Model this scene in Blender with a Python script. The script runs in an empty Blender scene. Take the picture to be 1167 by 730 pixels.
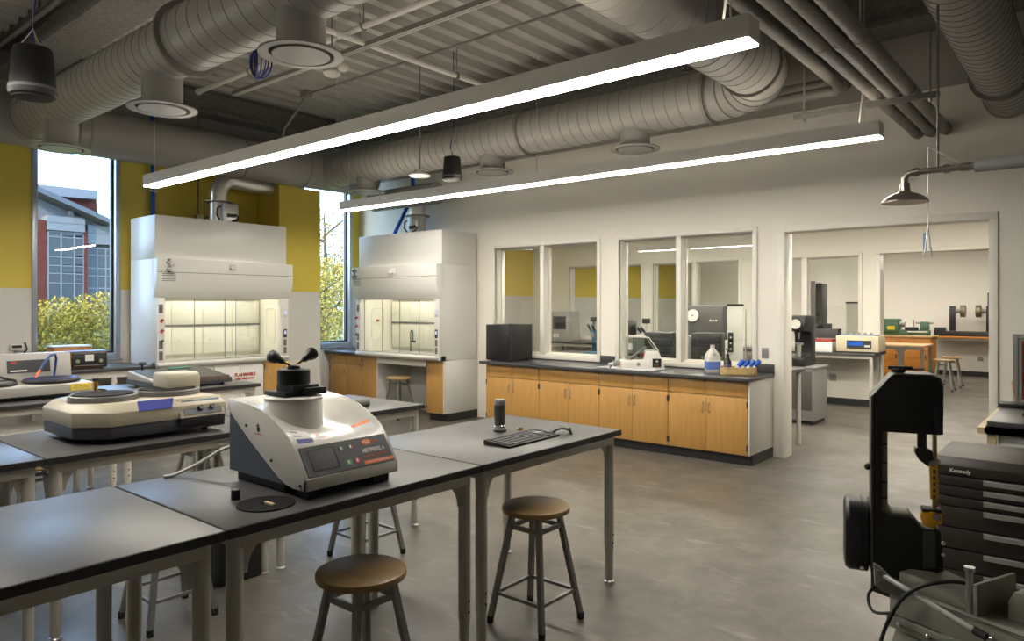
import bpy, bmesh, math, random
from mathutils import Vector, Matrix, Euler
random.seed(7)
S = bpy.context.scene
COL = S.collection
PI = math.pi
# ---------------------------------------------------------------- camera
cam_d = bpy.data.cameras.new('camera'); cam = bpy.data.objects.new('camera', cam_d); COL.objects.link(cam)
cam_d.sensor_width = 36; cam_d.lens = 25.03; cam_d.shift_y = -17.0/1167; cam_d.clip_end = 400; cam_d.clip_start = .02
cam.location = (0, 0, 1.66)
cam.rotation_euler = (PI/2, 0, math.atan2(.6403, .76812))
S.camera = cam
# ---------------------------------------------------------------- world, sun, exposure
W = bpy.data.worlds.new('world'); S.world = W; W.use_nodes = True
nt = W.node_tree; bg = nt.nodes['Background']
sky = nt.nodes.new('ShaderNodeTexSky'); sky.sky_type = 'NISHITA'; sky.sun_disc = False
sky.sun_elevation = math.radians(38); sky.sun_rotation = math.radians(190); sky.air_density = 1.0; sky.dust_density = 2.5
mixw = nt.nodes.new('ShaderNodeMix'); mixw.data_type = 'RGBA'; mixw.inputs[0].default_value = .35
nt.links.new(sky.outputs[0], mixw.inputs[6]); mixw.inputs[7].default_value = (6.5, 10.6, 18, 1)
nt.links.new(mixw.outputs[2], bg.inputs[0]); bg.inputs[1].default_value = .85
sun_d = bpy.data.lights.new('sun', 'SUN'); sun_d.energy = 7.0; sun_d.angle = .01; sun_d.color = (1, .9, .72)
sun = bpy.data.objects.new('sun', sun_d); COL.objects.link(sun)
sun.rotation_euler = Vector((-.36, 1, -.58)).to_track_quat('-Z', 'Y').to_euler()
vs = S.view_settings; vs.view_transform = 'Standard'; vs.look = 'None'; vs.gamma = 1; vs.use_curve_mapping = False
vs.exposure = .2
LAMP = 46.0; UP = 9.0
S.cycles.use_denoising = True
S.cycles.max_bounces = 8; S.cycles.diffuse_bounces = 5; S.cycles.glossy_bounces = 4
S.cycles.transparent_max_bounces = 16; S.cycles.transmission_bounces = 4
S.cycles.sample_clamp_indirect = 8; S.cycles.caustics_reflective = False; S.cycles.caustics_refractive = False
# ---------------------------------------------------------------- helpers
def lin(c):
    return tuple(((x/255)/12.92 if x/255 <= .04045 else ((x/255+.055)/1.055)**2.4) for x in c)
MATS = {}
def mat(name, col, rough=.5, metal=0, var=0, scale=8, stretch=None, bump=0, bscale=None, spec=.5, col2=None, coat=0, rvar=0, obj=True):
    """principled material; var mixes towards a second tone by noise"""
    if name in MATS: return MATS[name]
    m = bpy.data.materials.new(name); m.use_nodes = True; n = m.node_tree.nodes; l = m.node_tree.links
    b = n['Principled BSDF']; b.inputs['Base Color'].default_value = (*col, 1)
    b.inputs['Roughness'].default_value = rough; b.inputs['Metallic'].default_value = metal
    b.inputs['Specular IOR Level'].default_value = spec; b.inputs['Coat Weight'].default_value = coat
    if var or bump or rvar:
        tc = n.new('ShaderNodeTexCoord'); mp = n.new('ShaderNodeMapping')
        l.new(tc.outputs['Object' if obj else 'Generated'], mp.inputs[0])
        if stretch: mp.inputs['Scale'].default_value = stretch
        nz = n.new('ShaderNodeTexNoise'); nz.inputs['Scale'].default_value = scale; nz.inputs['Detail'].default_value = 5
        l.new(mp.outputs[0], nz.inputs[0])
        if var:
            mx = n.new('ShaderNodeMix'); mx.data_type = 'RGBA'
            c2 = col2 or tuple(x*(1-var) for x in col)
            mx.inputs[6].default_value = (*col, 1); mx.inputs[7].default_value = (*c2, 1)
            rp = n.new('ShaderNodeMapRange'); rp.inputs[1].default_value = .35; rp.inputs[2].default_value = .65
            l.new(nz.outputs[0], rp.inputs[0]); l.new(rp.outputs[0], mx.inputs[0]); l.new(mx.outputs[2], b.inputs['Base Color'])
        if rvar:
            r2 = n.new('ShaderNodeMapRange'); r2.inputs[3].default_value = rough-rvar; r2.inputs[4].default_value = rough+rvar
            r2.inputs[1].default_value = .3; r2.inputs[2].default_value = .7
            l.new(nz.outputs[0], r2.inputs[0]); l.new(r2.outputs[0], b.inputs['Roughness'])
        if bump:
            n2 = n.new('ShaderNodeTexNoise'); n2.inputs['Scale'].default_value = bscale or scale*4; n2.inputs['Detail'].default_value = 4
            l.new(mp.outputs[0], n2.inputs[0])
            bp = n.new('ShaderNodeBump'); bp.inputs['Strength'].default_value = bump; bp.inputs['Distance'].default_value = .02
            l.new(n2.outputs[0], bp.inputs['Height']); l.new(bp.outputs[0], b.inputs['Normal'])
    MATS[name] = m; return m
def emit(name, col, st):
    if name in MATS: return MATS[name]
    m = bpy.data.materials.new(name); m.use_nodes = True; n = m.node_tree.nodes
    b = n['Principled BSDF']; b.inputs['Base Color'].default_value = (.8, .8, .8, 1)
    b.inputs['Emission Color'].default_value = (*col, 1); b.inputs['Emission Strength'].default_value = st
    MATS[name] = m; return m
def glassmat(name, tint=(.93, .96, .95), f=.09, rough=.0):
    if name in MATS: return MATS[name]
    m = bpy.data.materials.new(name); m.use_nodes = True; n = m.node_tree.nodes; l = m.node_tree.links
    out = n['Material Output']; n.remove(n['Principled BSDF'])
    t = n.new('ShaderNodeBsdfTransparent'); t.inputs[0].default_value = (*tint, 1)
    g = n.new('ShaderNodeBsdfGlossy'); g.inputs['Roughness'].default_value = rough
    lw = n.new('ShaderNodeLayerWeight'); lw.inputs[0].default_value = .5
    pw = n.new('ShaderNodeMath'); pw.operation = 'POWER'; pw.inputs[1].default_value = 5; l.new(lw.outputs['Facing'], pw.inputs[0])
    ma = n.new('ShaderNodeMath'); ma.operation = 'MULTIPLY_ADD'; ma.inputs[1].default_value = .9; ma.inputs[2].default_value = .045; l.new(pw.outputs[0], ma.inputs[0])
    mx = n.new('ShaderNodeMixShader'); l.new(ma.outputs[0], mx.inputs[0])
    l.new(t.outputs[0], mx.inputs[1]); l.new(g.outputs[0], mx.inputs[2]); l.new(mx.outputs[0], out.inputs[0])
    MATS[name] = m; return m

class B:
    def __init__(s): s.v = []; s.f = []
    def add(s, vs, fs):
        o = len(s.v); s.v += [tuple(x) for x in vs]; s.f += [tuple(i+o for i in q) for q in fs]; return s
    def box(s, x0, x1, y0, y1, z0, z1):
        if x0 > x1: x0, x1 = x1, x0
        if y0 > y1: y0, y1 = y1, y0
        if z0 > z1: z0, z1 = z1, z0
        return s.add([(x0,y0,z0),(x1,y0,z0),(x1,y1,z0),(x0,y1,z0),(x0,y0,z1),(x1,y0,z1),(x1,y1,z1),(x0,y1,z1)],
                     [(0,3,2,1),(4,5,6,7),(0,1,5,4),(1,2,6,5),(2,3,7,6),(3,0,4,7)])
    def bar(s, p, q, w, h=None):
        """square bar from p to q"""
        p = Vector(p); q = Vector(q); d = (q-p).normalized(); h = h or w
        a = Vector((0,0,1)) if abs(d.z) < .95 else Vector((1,0,0))
        r = d.cross(a).normalized(); u = r.cross(d)
        vs = []
        for c in (p, q):
            for i, j in ((-1,-1),(1,-1),(1,1),(-1,1)): vs.append(c+r*i*w/2+u*j*h/2)
        return s.add(vs, [(0,1,2,3),(7,6,5,4),(0,4,5,1),(1,5,6,2),(2,6,7,3),(3,7,4,0)])
    def cyl(s, p, q, r, r2=None, n=18, caps=True):
        p = Vector(p); q = Vector(q); d = (q-p).normalized(); r2 = r if r2 is None else r2
        a = Vector((0,0,1)) if abs(d.z) < .9 else Vector((1,0,0))
        e1 = d.cross(a).normalized(); e2 = d.cross(e1)
        vs = []
        for c, rr in ((p, r), (q, r2)):
            for i in range(n):
                t = 2*PI*i/n; vs.append(c+e1*math.cos(t)*rr+e2*math.sin(t)*rr)
        fs = [(i, (i+1) % n, n+(i+1) % n, n+i) for i in range(n)]
        if caps: fs += [tuple(range(n-1, -1, -1)), tuple(range(n, 2*n))]
        return s.add(vs, fs)
    def lathe(s, prof, c=(0,0,0), axis='z', n=24):
        """prof: list of (r, h)"""
        cx, cy, cz = c; vs = []; fs = []; m = len(prof)
        for r, h in prof:
            for i in range(n):
                t = 2*PI*i/n; a, b = r*math.cos(t), r*math.sin(t)
                vs.append((cx+a, cy+b, cz+h) if axis == 'z' else (cx+h, cy+a, cz+b) if axis == 'x' else (cx+b, cy+h, cz+a))
        for k in range(m-1):
            for i in range(n): fs.append((k*n+i, k*n+(i+1) % n, (k+1)*n+(i+1) % n, (k+1)*n+i))
        if prof[0][0] > 1e-5: fs.append(tuple(range(n-1, -1, -1)))
        if prof[-1][0] > 1e-5: fs.append(tuple(range((m-1)*n, m*n)))
        return s.add(vs, fs)
    def tube(s, pts, r, n=8):
        pts = [Vector(p) for p in pts]; vs = []; fs = []; e1 = None
        for k, p in enumerate(pts):
            d = (pts[min(k+1, len(pts)-1)]-pts[max(k-1, 0)]).normalized()
            if e1 is None:
                a = Vector((0,0,1)) if abs(d.z) < .9 else Vector((1,0,0)); e1 = d.cross(a).normalized()
            else: e1 = (e1-d*e1.dot(d)).normalized()
            e2 = d.cross(e1); rr = r[k] if isinstance(r, (list, tuple)) else r
            for i in range(n):
                t = 2*PI*i/n; vs.append(p+e1*math.cos(t)*rr+e2*math.sin(t)*rr)
        for k in range(len(pts)-1):
            for i in range(n): fs.append((k*n+i, k*n+(i+1) % n, (k+1)*n+(i+1) % n, (k+1)*n+i))
        fs += [tuple(range(n-1, -1, -1)), tuple(range((len(pts)-1)*n, len(pts)*n))]
        return s.add(vs, fs)
    def prism(s, poly, axis, a0, a1):
        n = len(poly)
        def P(p, a): return (a, p[0], p[1]) if axis == 'x' else (p[0], a, p[1]) if axis == 'y' else (p[0], p[1], a)
        vs = [P(p, a0) for p in poly]+[P(p, a1) for p in poly]
        return s.add(vs, [tuple(range(n-1, -1, -1)), tuple(range(n, 2*n))]+[(i, (i+1) % n, n+(i+1) % n, n+i) for i in range(n)])
    def sphere(s, c, r, n=14, sz=1):
        return s.lathe([(max(r*math.sin(PI*k/8), 0), -r*sz*math.cos(PI*k/8)) for k in range(9)], c, 'z', n)
    def ring(s, c, r0, r1, h, axis='z', n=28):
        """flat annulus r0..r1, thickness h"""
        return s.lathe([(r0, 0), (r1, 0), (r1, h), (r0, h), (r0, 0)], c, axis, n) if False else s._ring(c, r0, r1, h, axis, n)
    def _ring(s, c, r0, r1, h, axis, n):
        cx, cy, cz = c; vs = []; fs = []
        for r, hh in ((r0, 0), (r1, 0), (r1, h), (r0, h)):
            for i in range(n):
                t = 2*PI*i/n; a, b = r*math.cos(t), r*math.sin(t)
                vs.append((cx+a, cy+b, cz+hh) if axis == 'z' else (cx+hh, cy+a, cz+b) if axis == 'x' else (cx+b, cy+hh, cz+a))
        for k in range(4):
            for i in range(n): fs.append((k*n+i, k*n+(i+1) % n, ((k+1) % 4)*n+(i+1) % n, ((k+1) % 4)*n+i))
        return s.add(vs, fs)
    def frame(s, x0, x1, z0, z1, w, y0, y1):
        """rectangular frame in xz, border w inside the bounds"""
        s.box(x0, x0+w, y0, y1, z0, z1); s.box(x1-w, x1, y0, y1, z0, z1)
        s.box(x0+w, x1-w, y0, y1, z0, z0+w); return s.box(x0+w, x1-w, y0, y1, z1-w, z1)
    def mesh(s, name, bev=0, seg=2, ang=35):
        me = bpy.data.meshes.new(name); me.from_pydata(s.v, [], s.f)
        bm = bmesh.new(); bm.from_mesh(me)
        bmesh.ops.recalc_face_normals(bm, faces=bm.faces)
        if bev:
            es = [e for e in bm.edges if len(e.link_faces) == 2 and e.calc_face_angle(0) > .6]
            bmesh.ops.bevel(bm, geom=es, offset=bev, segments=seg, affect='EDGES', profile=.5, clamp_overlap=True)
        for f in bm.faces: f.smooth = True
        bm.to_mesh(me); bm.free()
        me.set_sharp_from_angle(angle=math.radians(ang))
        return me
    def build(s, name, m, parent=None, bev=0, seg=2, ang=35, label=None):
        me = s.mesh(name, bev, seg, ang); me.materials.append(m)
        return link(name, me, parent, label)
def link(name, me, parent=None, label=None, loc=None, rot=None):
    o = bpy.data.objects.new(name, me); COL.objects.link(o); o.parent = parent
    if loc: o.location = loc
    if rot: o.rotation_euler = rot
    if label: o['label'] = label
    return o
def tag(o, label, cat, group=None):
    o['label'] = label; o['category'] = cat
    if group: o['group'] = group
    return o
def thing(name, label, cat, loc=(0,0,0), rz=0, group=None):
    o = bpy.data.objects.new(name, None); COL.objects.link(o); o.empty_display_size = .1
    o.location = loc; o.rotation_euler = (0, 0, rz)
    return tag(o, label, cat, group)
def struct(o, label=None):
    o['kind'] = 'structure'
    if label: o['label'] = label
    return o
def sempty(name, label=None, loc=(0,0,0), rz=0):
    o = bpy.data.objects.new(name, None); COL.objects.link(o); o.location = loc; o.rotation_euler = (0,0,rz); o.empty_display_size = .1
    return struct(o, label)
def dup(root, loc, rz=0, label=None):
    def cp(o, par):
        c = o.copy(); COL.objects.link(c); c.parent = par
        for k in list(o.children): cp(k, c)
        return c
    r = cp(root, None); r.location = loc; r.rotation_euler = (0, 0, rz)
    if label: r['label'] = label
    return r
def text(s, size, m, parent, loc, rot=(0,0,0), ext=.0006, align='CENTER', name='lettering', sx=1, bold=0, label=None):
    c = bpy.data.curves.new('t', 'FONT'); c.body = s; c.size = size; c.extrude = ext; c.align_x = align; c.align_y = 'CENTER'; c.offset = bold
    c.resolution_u = 2
    o = bpy.data.objects.new('t', c); COL.objects.link(o)
    dg = bpy.context.evaluated_depsgraph_get(); me = bpy.data.meshes.new_from_object(o.evaluated_get(dg))
    bpy.data.objects.remove(o); bpy.data.curves.remove(c)
    me.materials.clear(); me.materials.append(m)
    if sx != 1: me.transform(Matrix.Diagonal((sx, 1, 1, 1)))
    return link(name, me, parent, label, loc, rot)
def arc(cx, cy, r, a0, a1, n):
    return [(cx+r*math.cos(math.radians(a0+(a1-a0)*i/n)), cy+r*math.sin(math.radians(a0+(a1-a0)*i/n))) for i in range(n+1)]
def smooth(P, k=5):
    P = [Vector(p) for p in P]; out = []
    for i in range(len(P)-1):
        a, b, c, d = P[max(i-1, 0)], P[i], P[i+1], P[min(i+2, len(P)-1)]
        for j in range(k):
            t = j/k; out.append(.5*((2*b)+(c-a)*t+(2*a-5*b+4*c-d)*t*t+(3*b-a-3*c+d)*t*t*t))
    return [tuple(p) for p in out+[P[-1]]]
# ---------------------------------------------------------------- materials
def two_tone(name, lo, hi, zs):
    m = bpy.data.materials.new(name); m.use_nodes = True; n = m.node_tree.nodes; l = m.node_tree.links
    b = n['Principled BSDF']; b.inputs['Roughness'].default_value = .6
    g = n.new('ShaderNodeNewGeometry'); s = n.new('ShaderNodeSeparateXYZ'); l.new(g.outputs['Position'], s.inputs[0])
    c = n.new('ShaderNodeMath'); c.operation = 'GREATER_THAN'; c.inputs[1].default_value = zs; l.new(s.outputs[2], c.inputs[0])
    x = n.new('ShaderNodeMix'); x.data_type = 'RGBA'; x.inputs[6].default_value = (*lo, 1); x.inputs[7].default_value = (*hi, 1)
    l.new(c.outputs[0], x.inputs[0]); l.new(x.outputs[2], b.inputs['Base Color']); return m
M_wall = two_tone('cream wall paint, grey above', (.79,.755,.68), (.36,.335,.30), 3.74)
M_trim = mat('trim paint', (.76,.73,.66), .4)
M_conc = None
M_black = mat('black plastic', (.012,.012,.013), .4)
M_blackm = mat('black matte', (.016,.016,.0165), .55, spec=.35)
M_dark = mat('dark rubber', (.015,.015,.016), .7)
M_steel = mat('steel', (.55,.55,.55), .32, 1)
M_chrome = mat('chrome', (.75,.75,.76), .15, 1)
M_alu = mat('brushed aluminium', (.62,.62,.6), .35, 1)
M_white = mat('white plastic', (.68,.66,.6), .35)
M_hood = mat('hood enamel', (.66,.65,.62), .3)
M_hoodin = mat('hood liner', (.75,.73,.63), .45)
M_top = mat('grey laminate top', (.062,.06,.06), .38, var=.12, scale=3, spec=.45)
M_edge = mat('dark edge band', (.018,.017,.017), .5)
M_legw = mat('off white leg paint', (.5,.48,.43), .35)
M_epoxy = mat('epoxy worktop', (.05,.051,.054), .33, var=.1, scale=5, spec=.6)
M_maple = mat('maple veneer', (.50,.27,.075), .4, var=.14, scale=6, stretch=(5,5,.5))
M_seat = mat('stool wood', (.38,.25,.115), .42, var=.18, scale=7, stretch=(1,6,6))
M_stool = mat('stool grey steel', (.24,.235,.225), .4, .45)
M_duct = mat('grey duct paint', (.285,.275,.258), .4)
M_seam = mat('duct seam', (.165,.158,.148), .5)
M_pipe = mat('grey pipe paint', (.205,.19,.172), .5)
M_deck = mat('deck paint', (.43,.42,.395), .55, var=.12, scale=20)
M_fire = mat('sprayed fireproofing', (.20,.19,.178), .9, var=.3, scale=22, bump=1.0, bscale=30)
M_toe = mat('toe kick rubber', (.02,.02,.021), .5)
M_blue = mat('blue pipe paint', (.01,.10,.52), .4)
M_bluec = mat('blue cable', (.012,.022,.16), .5)
M_red = mat('red print', (.45,.02,.015), .5)
M_orange = mat('orange plastic', (.8,.16,.01), .45)
M_green = mat('green print', (.02,.30,.06), .5)
M_cast = mat('grey cast paint', (.25,.25,.205), .42, var=.12, scale=10)
M_brown = mat('brown wrinkle enamel', (.030,.023,.018), .42, var=.15, scale=30)
M_gold = mat('brass', (.75,.48,.10), .25, 1)
M_beige = mat('beige plastic', (.37,.33,.25), .42, var=.06, scale=6)
M_glass = glassmat('window glass')
M_glassi = glassmat('interior glass', (.95, .965, .955))
M_cork = mat('cork', (.55,.38,.17), .7, var=.2, scale=40)
M_ylw = mat('safety yellow', (.75,.55,.02), .5)
M_paper = mat('paper', (.75,.74,.70), .7)
M_label = mat('label white', (.7,.69,.66), .5)
M_screen = mat('dark screen', (.01,.011,.012), .25)
M_panel = mat('charcoal panel', (.028,.03,.036), .45)
M_greyp = mat('grey plastic', (.22,.22,.215), .45)
M_machg = mat('light grey machine', (.34,.33,.305), .4)
M_lathe = mat('lathe green', (.07,.16,.09), .45, var=.1, scale=10)
M_owood = mat('orange birch', (.55,.22,.03), .5, var=.2, scale=4, stretch=(1,1,4))
M_bwood = mat('butcher block', (.60,.40,.19), .45, var=.25, scale=5, stretch=(1,14,1))
M_amber = mat('amber yellow guard', (.80,.40,.02), .4)
M_lens = emit('lamp lens', (1, .935, .82), LAMP)
M_upadd = emit('added lamp uplight', (1, .91, .76), UP)
# ================================================================ STRUCTURE
X0, Y1, Y2, Y3, XR, YF, ZC = -10.0, 7.85, 12.75, 19.85, 3.4, -4.5, 4.75
def floor_mat():
    m = bpy.data.materials.new('polished concrete'); m.use_nodes = True; n = m.node_tree.nodes; l = m.node_tree.links
    b = n['Principled BSDF']; tc = n.new('ShaderNodeTexCoord')
    def nz(sc, det, dis=0):
        q = n.new('ShaderNodeTexNoise'); q.inputs['Scale'].default_value = sc; q.inputs['Detail'].default_value = det
        q.inputs['Distortion'].default_value = dis; l.new(tc.outputs['Object'], q.inputs[0]); return q
    def ramp(src, a, b_, c0, c1):
        r = n.new('ShaderNodeValToRGB'); r.color_ramp.elements[0].position = a; r.color_ramp.elements[1].position = b_
        r.color_ramp.elements[0].color = (*c0, 1); r.color_ramp.elements[1].color = (*c1, 1); l.new(src.outputs[0], r.inputs[0]); return r
    big = ramp(nz(.7, 7, .3), .25, .75, (.098,.087,.071), (.160,.146,.121))
    mid = ramp(nz(5, 8, 1.2), .38, .68, (.66,.65,.64), (1,1,1))
    mps = n.new('ShaderNodeMapping'); mps.inputs['Scale'].default_value = (1, 3.2, 1); mps.inputs['Rotation'].default_value = (0, 0, .5); l.new(tc.outputs['Object'], mps.inputs[0])
    nsp = nz(2.6, 10, .3); l.new(mps.outputs[0], nsp.inputs[0])
    spots = ramp(nsp, .60, .74, (0,0,0), (.42,.40,.36))
    mul = n.new('ShaderNodeMix'); mul.data_type = 'RGBA'; mul.blend_type = 'MULTIPLY'; mul.inputs[0].default_value = .8
    l.new(big.outputs[0], mul.inputs[6]); l.new(mid.outputs[0], mul.inputs[7])
    ad = n.new('ShaderNodeMix'); ad.data_type = 'RGBA'; ad.blend_type = 'ADD'; ad.inputs[0].default_value = .22
    l.new(mul.outputs[2], ad.inputs[6]); l.new(spots.outputs[0], ad.inputs[7]); l.new(ad.outputs[2], b.inputs['Base Color'])
    rr = ramp(nz(1.7, 5), .3, .7, (.30,)*3, (.48,)*3); l.new(rr.outputs[0], b.inputs['Roughness'])
    return m
M_conc = floor_mat()
struct(B().box(X0-.25, XR+.2, YF-.2, Y3+.2, -.12, 0).build('floor', M_conc), 'polished mottled grey concrete floor')
def yw_mat():
    m = bpy.data.materials.new('yellow over white paint'); m.use_nodes = True; n = m.node_tree.nodes; l = m.node_tree.links
    b = n['Principled BSDF']; b.inputs['Roughness'].default_value = .55
    g = n.new('ShaderNodeNewGeometry'); s = n.new('ShaderNodeSeparateXYZ'); l.new(g.outputs['Position'], s.inputs[0])
    c = n.new('ShaderNodeMath'); c.operation = 'GREATER_THAN'; c.inputs[1].default_value = 1.87; l.new(s.outputs[2], c.inputs[0])
    x = n.new('ShaderNodeMix'); x.data_type = 'RGBA'; x.inputs[6].default_value = (.62,.60,.555,1); x.inputs[7].default_value = (.66,.51,.07,1)
    c2 = n.new('ShaderNodeMath'); c2.operation = 'GREATER_THAN'; c2.inputs[1].default_value = 3.80; l.new(s.outputs[2], c2.inputs[0])
    x2 = n.new('ShaderNodeMix'); x2.data_type = 'RGBA'; x2.inputs[7].default_value = (.28,.27,.255,1); l.new(c2.outputs[0], x2.inputs[0]); l.new(x.outputs[2], x2.inputs[6])
    l.new(c.outputs[0], x.inputs[0]); l.new(x2.outputs[2], b.inputs['Base Color']); return m
M_yw = yw_mat()
# left wall with its tall windows
wins = [(-1.05, -.04), (2.90, 3.91), (6.66, 7.68)]
ZS, ZT = .97, 4.05
w = B(); y = YF-.2
for a, b_ in wins:
    w.box(X0-.25, X0, y, a, 0, ZC); w.box(X0-.25, X0, a, b_, 0, ZS); w.box(X0-.25, X0, a, b_, ZT, ZC); y = b_
w.box(X0-.25, X0, y, Y3+.2, 0, ZC)
wl = struct(w.build('wall_left', M_yw), 'left wall painted yellow above white')
struct(B().box(X0, -9.4, 5.89, 6.61, 0, 3.44).build('wall_chase', M_yw), 'boxed-out yellow and white wall chase beside the white fume cabinet')
M_wf = mat('window frame metal', (.42,.45,.50), .3, .6)
for i, (a, b_) in enumerate(wins):
    e = sempty('window_%d' % (i+1), ['tall metal framed window left of the picture', 'tall metal framed window looking onto a brick building', 'tall narrow window looking onto yellow leaved trees'][i])
    f = B()
    for y0, y1, z0, z1 in ((a, a+.06, ZS, ZT), (b_-.06, b_, ZS, ZT), (a+.06, b_-.06, ZS, ZS+.07), (a+.06, b_-.06, ZT-.06, ZT)):
        f.box(X0-.16, X0+.015, y0, y1, z0, z1)
    f.build('window_frame', M_wf, e, .004)
    f = B()
    for y0, y1, z0, z1 in ((a+.06, a+.085, ZS+.07, ZT-.06), (b_-.085, b_-.06, ZS+.07, ZT-.06), (a+.085, b_-.085, ZS+.07, ZS+.095), (a+.085, b_-.085, ZT-.085, ZT-.06)):
        f.box(X0-.12, X0-.06, y0, y1, z0, z1)
    f.build('gasket_frame', M_black, e)
    B().box(X0-.095, X0-.088, a+.08, b_-.08, ZS+.09, ZT-.08).build('pane', M_glass, e)
    B().box(X0-.2, X0+.03, a-.02, b_+.02, ZS-.03, ZS).build('window_sill', M_wf, e, .004)
# window walls between the three rooms
def partition(name, yw, openings, label, t=.2):
    w = B(); x = X0
    for a, b_, z0, z1 in openings:
        w.box(x, a, yw, yw+t, 0, ZC)
        if z0 > 0: w.box(a, b_, yw, yw+t, 0, z0)
        w.box(a, b_, yw, yw+t, z1, ZC); x = b_
    w.box(x, XR, yw, yw+t, 0, ZC)
    return struct(w.build(name, M_wall), label)
partition('wall_back', Y1, [(-6.86,-5.09,.98,2.49), (-4.76,-3.03,.98,2.49), (-2.68,-.82,0,2.46)], 'off-white wall with interior windows and a wide opening')
partition('wall_middle', Y2, [(-9.0,-7.22,.98,2.49), (-6.95,-5.19,.98,2.49), (-4.9,-3.14,.98,2.49), (-2.82,-.9,0,2.51)], 'second off-white window wall beyond the opening')
struct(B().box(X0, XR, Y3, Y3+.2, 0, ZC).build('wall_far', M_wall), 'plain off-white end wall of the farthest room')
struct(B().box(XR, XR+.2, YF-.2, Y3+.2, 0, ZC).build('wall_right', M_wall), 'off-white right wall')
struct(B().box(X0, XR, YF-.2, YF, 0, ZC).build('wall_front', M_wall), 'off-white wall behind the camera')
def iwin(n, yw, x0, x1, m0, m1, z0, z1, label, zc=None):
    e = sempty('window_%d' % n, label)
    f = B(); c = .05; f.box(x0-c, x0, yw-.022, yw+.02, z0-c, z1+c); f.box(x1, x1+c, yw-.022, yw+.02, z0-c, z1+c)
    f.box(x0, x1, yw-.022, yw+.02, z1, z1+c); f.box(x0, x1, yw-.03, yw+.02, z0-c, z0)
    f.build('casing', M_trim, e, .003)
    f = B(); f.box(x0, x0+.02, yw+.02, yw+.18, z0, z1); f.box(x1-.02, x1, yw+.02, yw+.18, z0, z1)
    f.box(x0, x1, yw+.02, yw+.18, z1-.01, z1); f.box(x0, x1, yw+.02, yw+.18, z0, z0+.02); f.build('jamb', M_trim, e)
    B().box(m0, m1, yw-.018, yw+.16, z0, z1).build('mullion', M_trim, e, .003)
    for a, b_ in ((x0+.02, m0), (m1, x1-.02)):
        s = B().frame(a, b_, z0+.02, z1-.01, .014, yw+.10, yw+.14).build('sash_stop', M_trim, e)
        B().box(a+.016, b_-.016, yw+.117, yw+.123, z0+.03, z1-.02).build('pane', M_glassi, e)
iwin(4, Y1, -6.86, -5.09, -6.03, -5.96, .98, 2.49, 'off-white interior window behind the small black fridge')
iwin(5, Y1, -4.76, -3.03, -3.966, -3.90, .98, 2.49, 'off-white interior window behind the jug and cork tray')
iwin(6, Y2, -9.0, -7.22, -8.15, -8.08, .98, 2.49, 'interior window in the second wall, left one')
iwin(7, Y2, -6.95, -5.19, -6.11, -6.02, .98, 2.49, 'interior window in the second wall, middle one')
iwin(8, Y2, -4.9, -3.14, -4.06, -3.97, .98, 2.49, 'interior window in the second wall above the centrifuge')
def opening(n, yw, x0, x1, z1, label):
    e = sempty('trim_%d' % n, label); c = .065
    for k, (a, b_) in enumerate(((x0-c, x0+.004), (x1-.004, x1+c))): B().box(a, b_, yw-.022, yw+.222, 0, z1).build('side_casing', M_trim, e, .004)
    B().box(x0-c, x1+c, yw-.022, yw+.222, z1-.004, z1+c).build('head_casing', M_trim, e, .004)
opening(1, Y1, -2.68, -.82, 2.46, 'off-white casing around the wide opening')
opening(2, Y2, -2.82, -.9, 2.51, 'off-white casing around the second opening')
for i, (y0, a, b_) in enumerate(((Y2, X0, -2.9), (Y3, X0, XR), (Y1, -.74, XR))):
    struct(B().box(a, b_, y0-.012, y0, 0, .11).build(['baseboard_middle', 'baseboard_far', 'baseboard_back'][i], M_toe), 'black rubber base strip')
struct(B().box(X0, X0+.012, 8.06, 12.74, 0, .11).build('baseboard_left', M_toe), 'black rubber base strip along the left wall')
# ceiling deck with its ribs, and sprayed beams
ceil = struct(B().box(X0-.25, XR+.2, YF-.2, Y3+.2, ZC, ZC+.15).build('ceiling', M_deck), 'painted metal roof deck')
rib = B().prism([(-.085,0),(-.055,-.085),(.055,-.085),(.085,0)], 'y', 0, 1).mesh('deck_rib'); rib.materials.append(M_deck)
for y0, y1 in ((-4.5, 2.45), (2.95, 7.45)):
    x = X0+.16
    while x < XR-.1:
        o = link('deck_rib', rib, ceil, None, (x, y0, ZC)); o.scale = (1, y1-y0, 1); x += .305
def beam(x0, x1, y0, y1, z0, label, n):
    b_ = B(); t = .05
    if x1-x0 > y1-y0:
        c = (y0+y1)/2; b_.box(x0, x1, y0, y1, z0, z0+t); b_.box(x0, x1, c-.05, c+.05, z0+t, ZC-t); b_.box(x0, x1, y0, y1, ZC-t-.03, ZC)
    else:
        c = (x0+x1)/2; b_.box(x0, x1, y0, y1, z0, z0+t); b_.box(c-.05, c+.05, y0, y1, z0+t, ZC-t); b_.box(x0, x1, y0, y1, ZC-t-.03, ZC)
    struct(b_.build('trim_%d' % n, M_fire), label)
beam(X0, XR, 2.48, 2.92, 4.32, 'sprayed steel beam above the near duct', 3)
beam(X0, XR, 7.40, 7.84, 4.30, 'sprayed steel beam along the window wall', 4)
beam(X0+.02, X0+.34, 2.93, 7.39, 4.35, 'sprayed steel beam along the left wall', 5)

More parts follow.
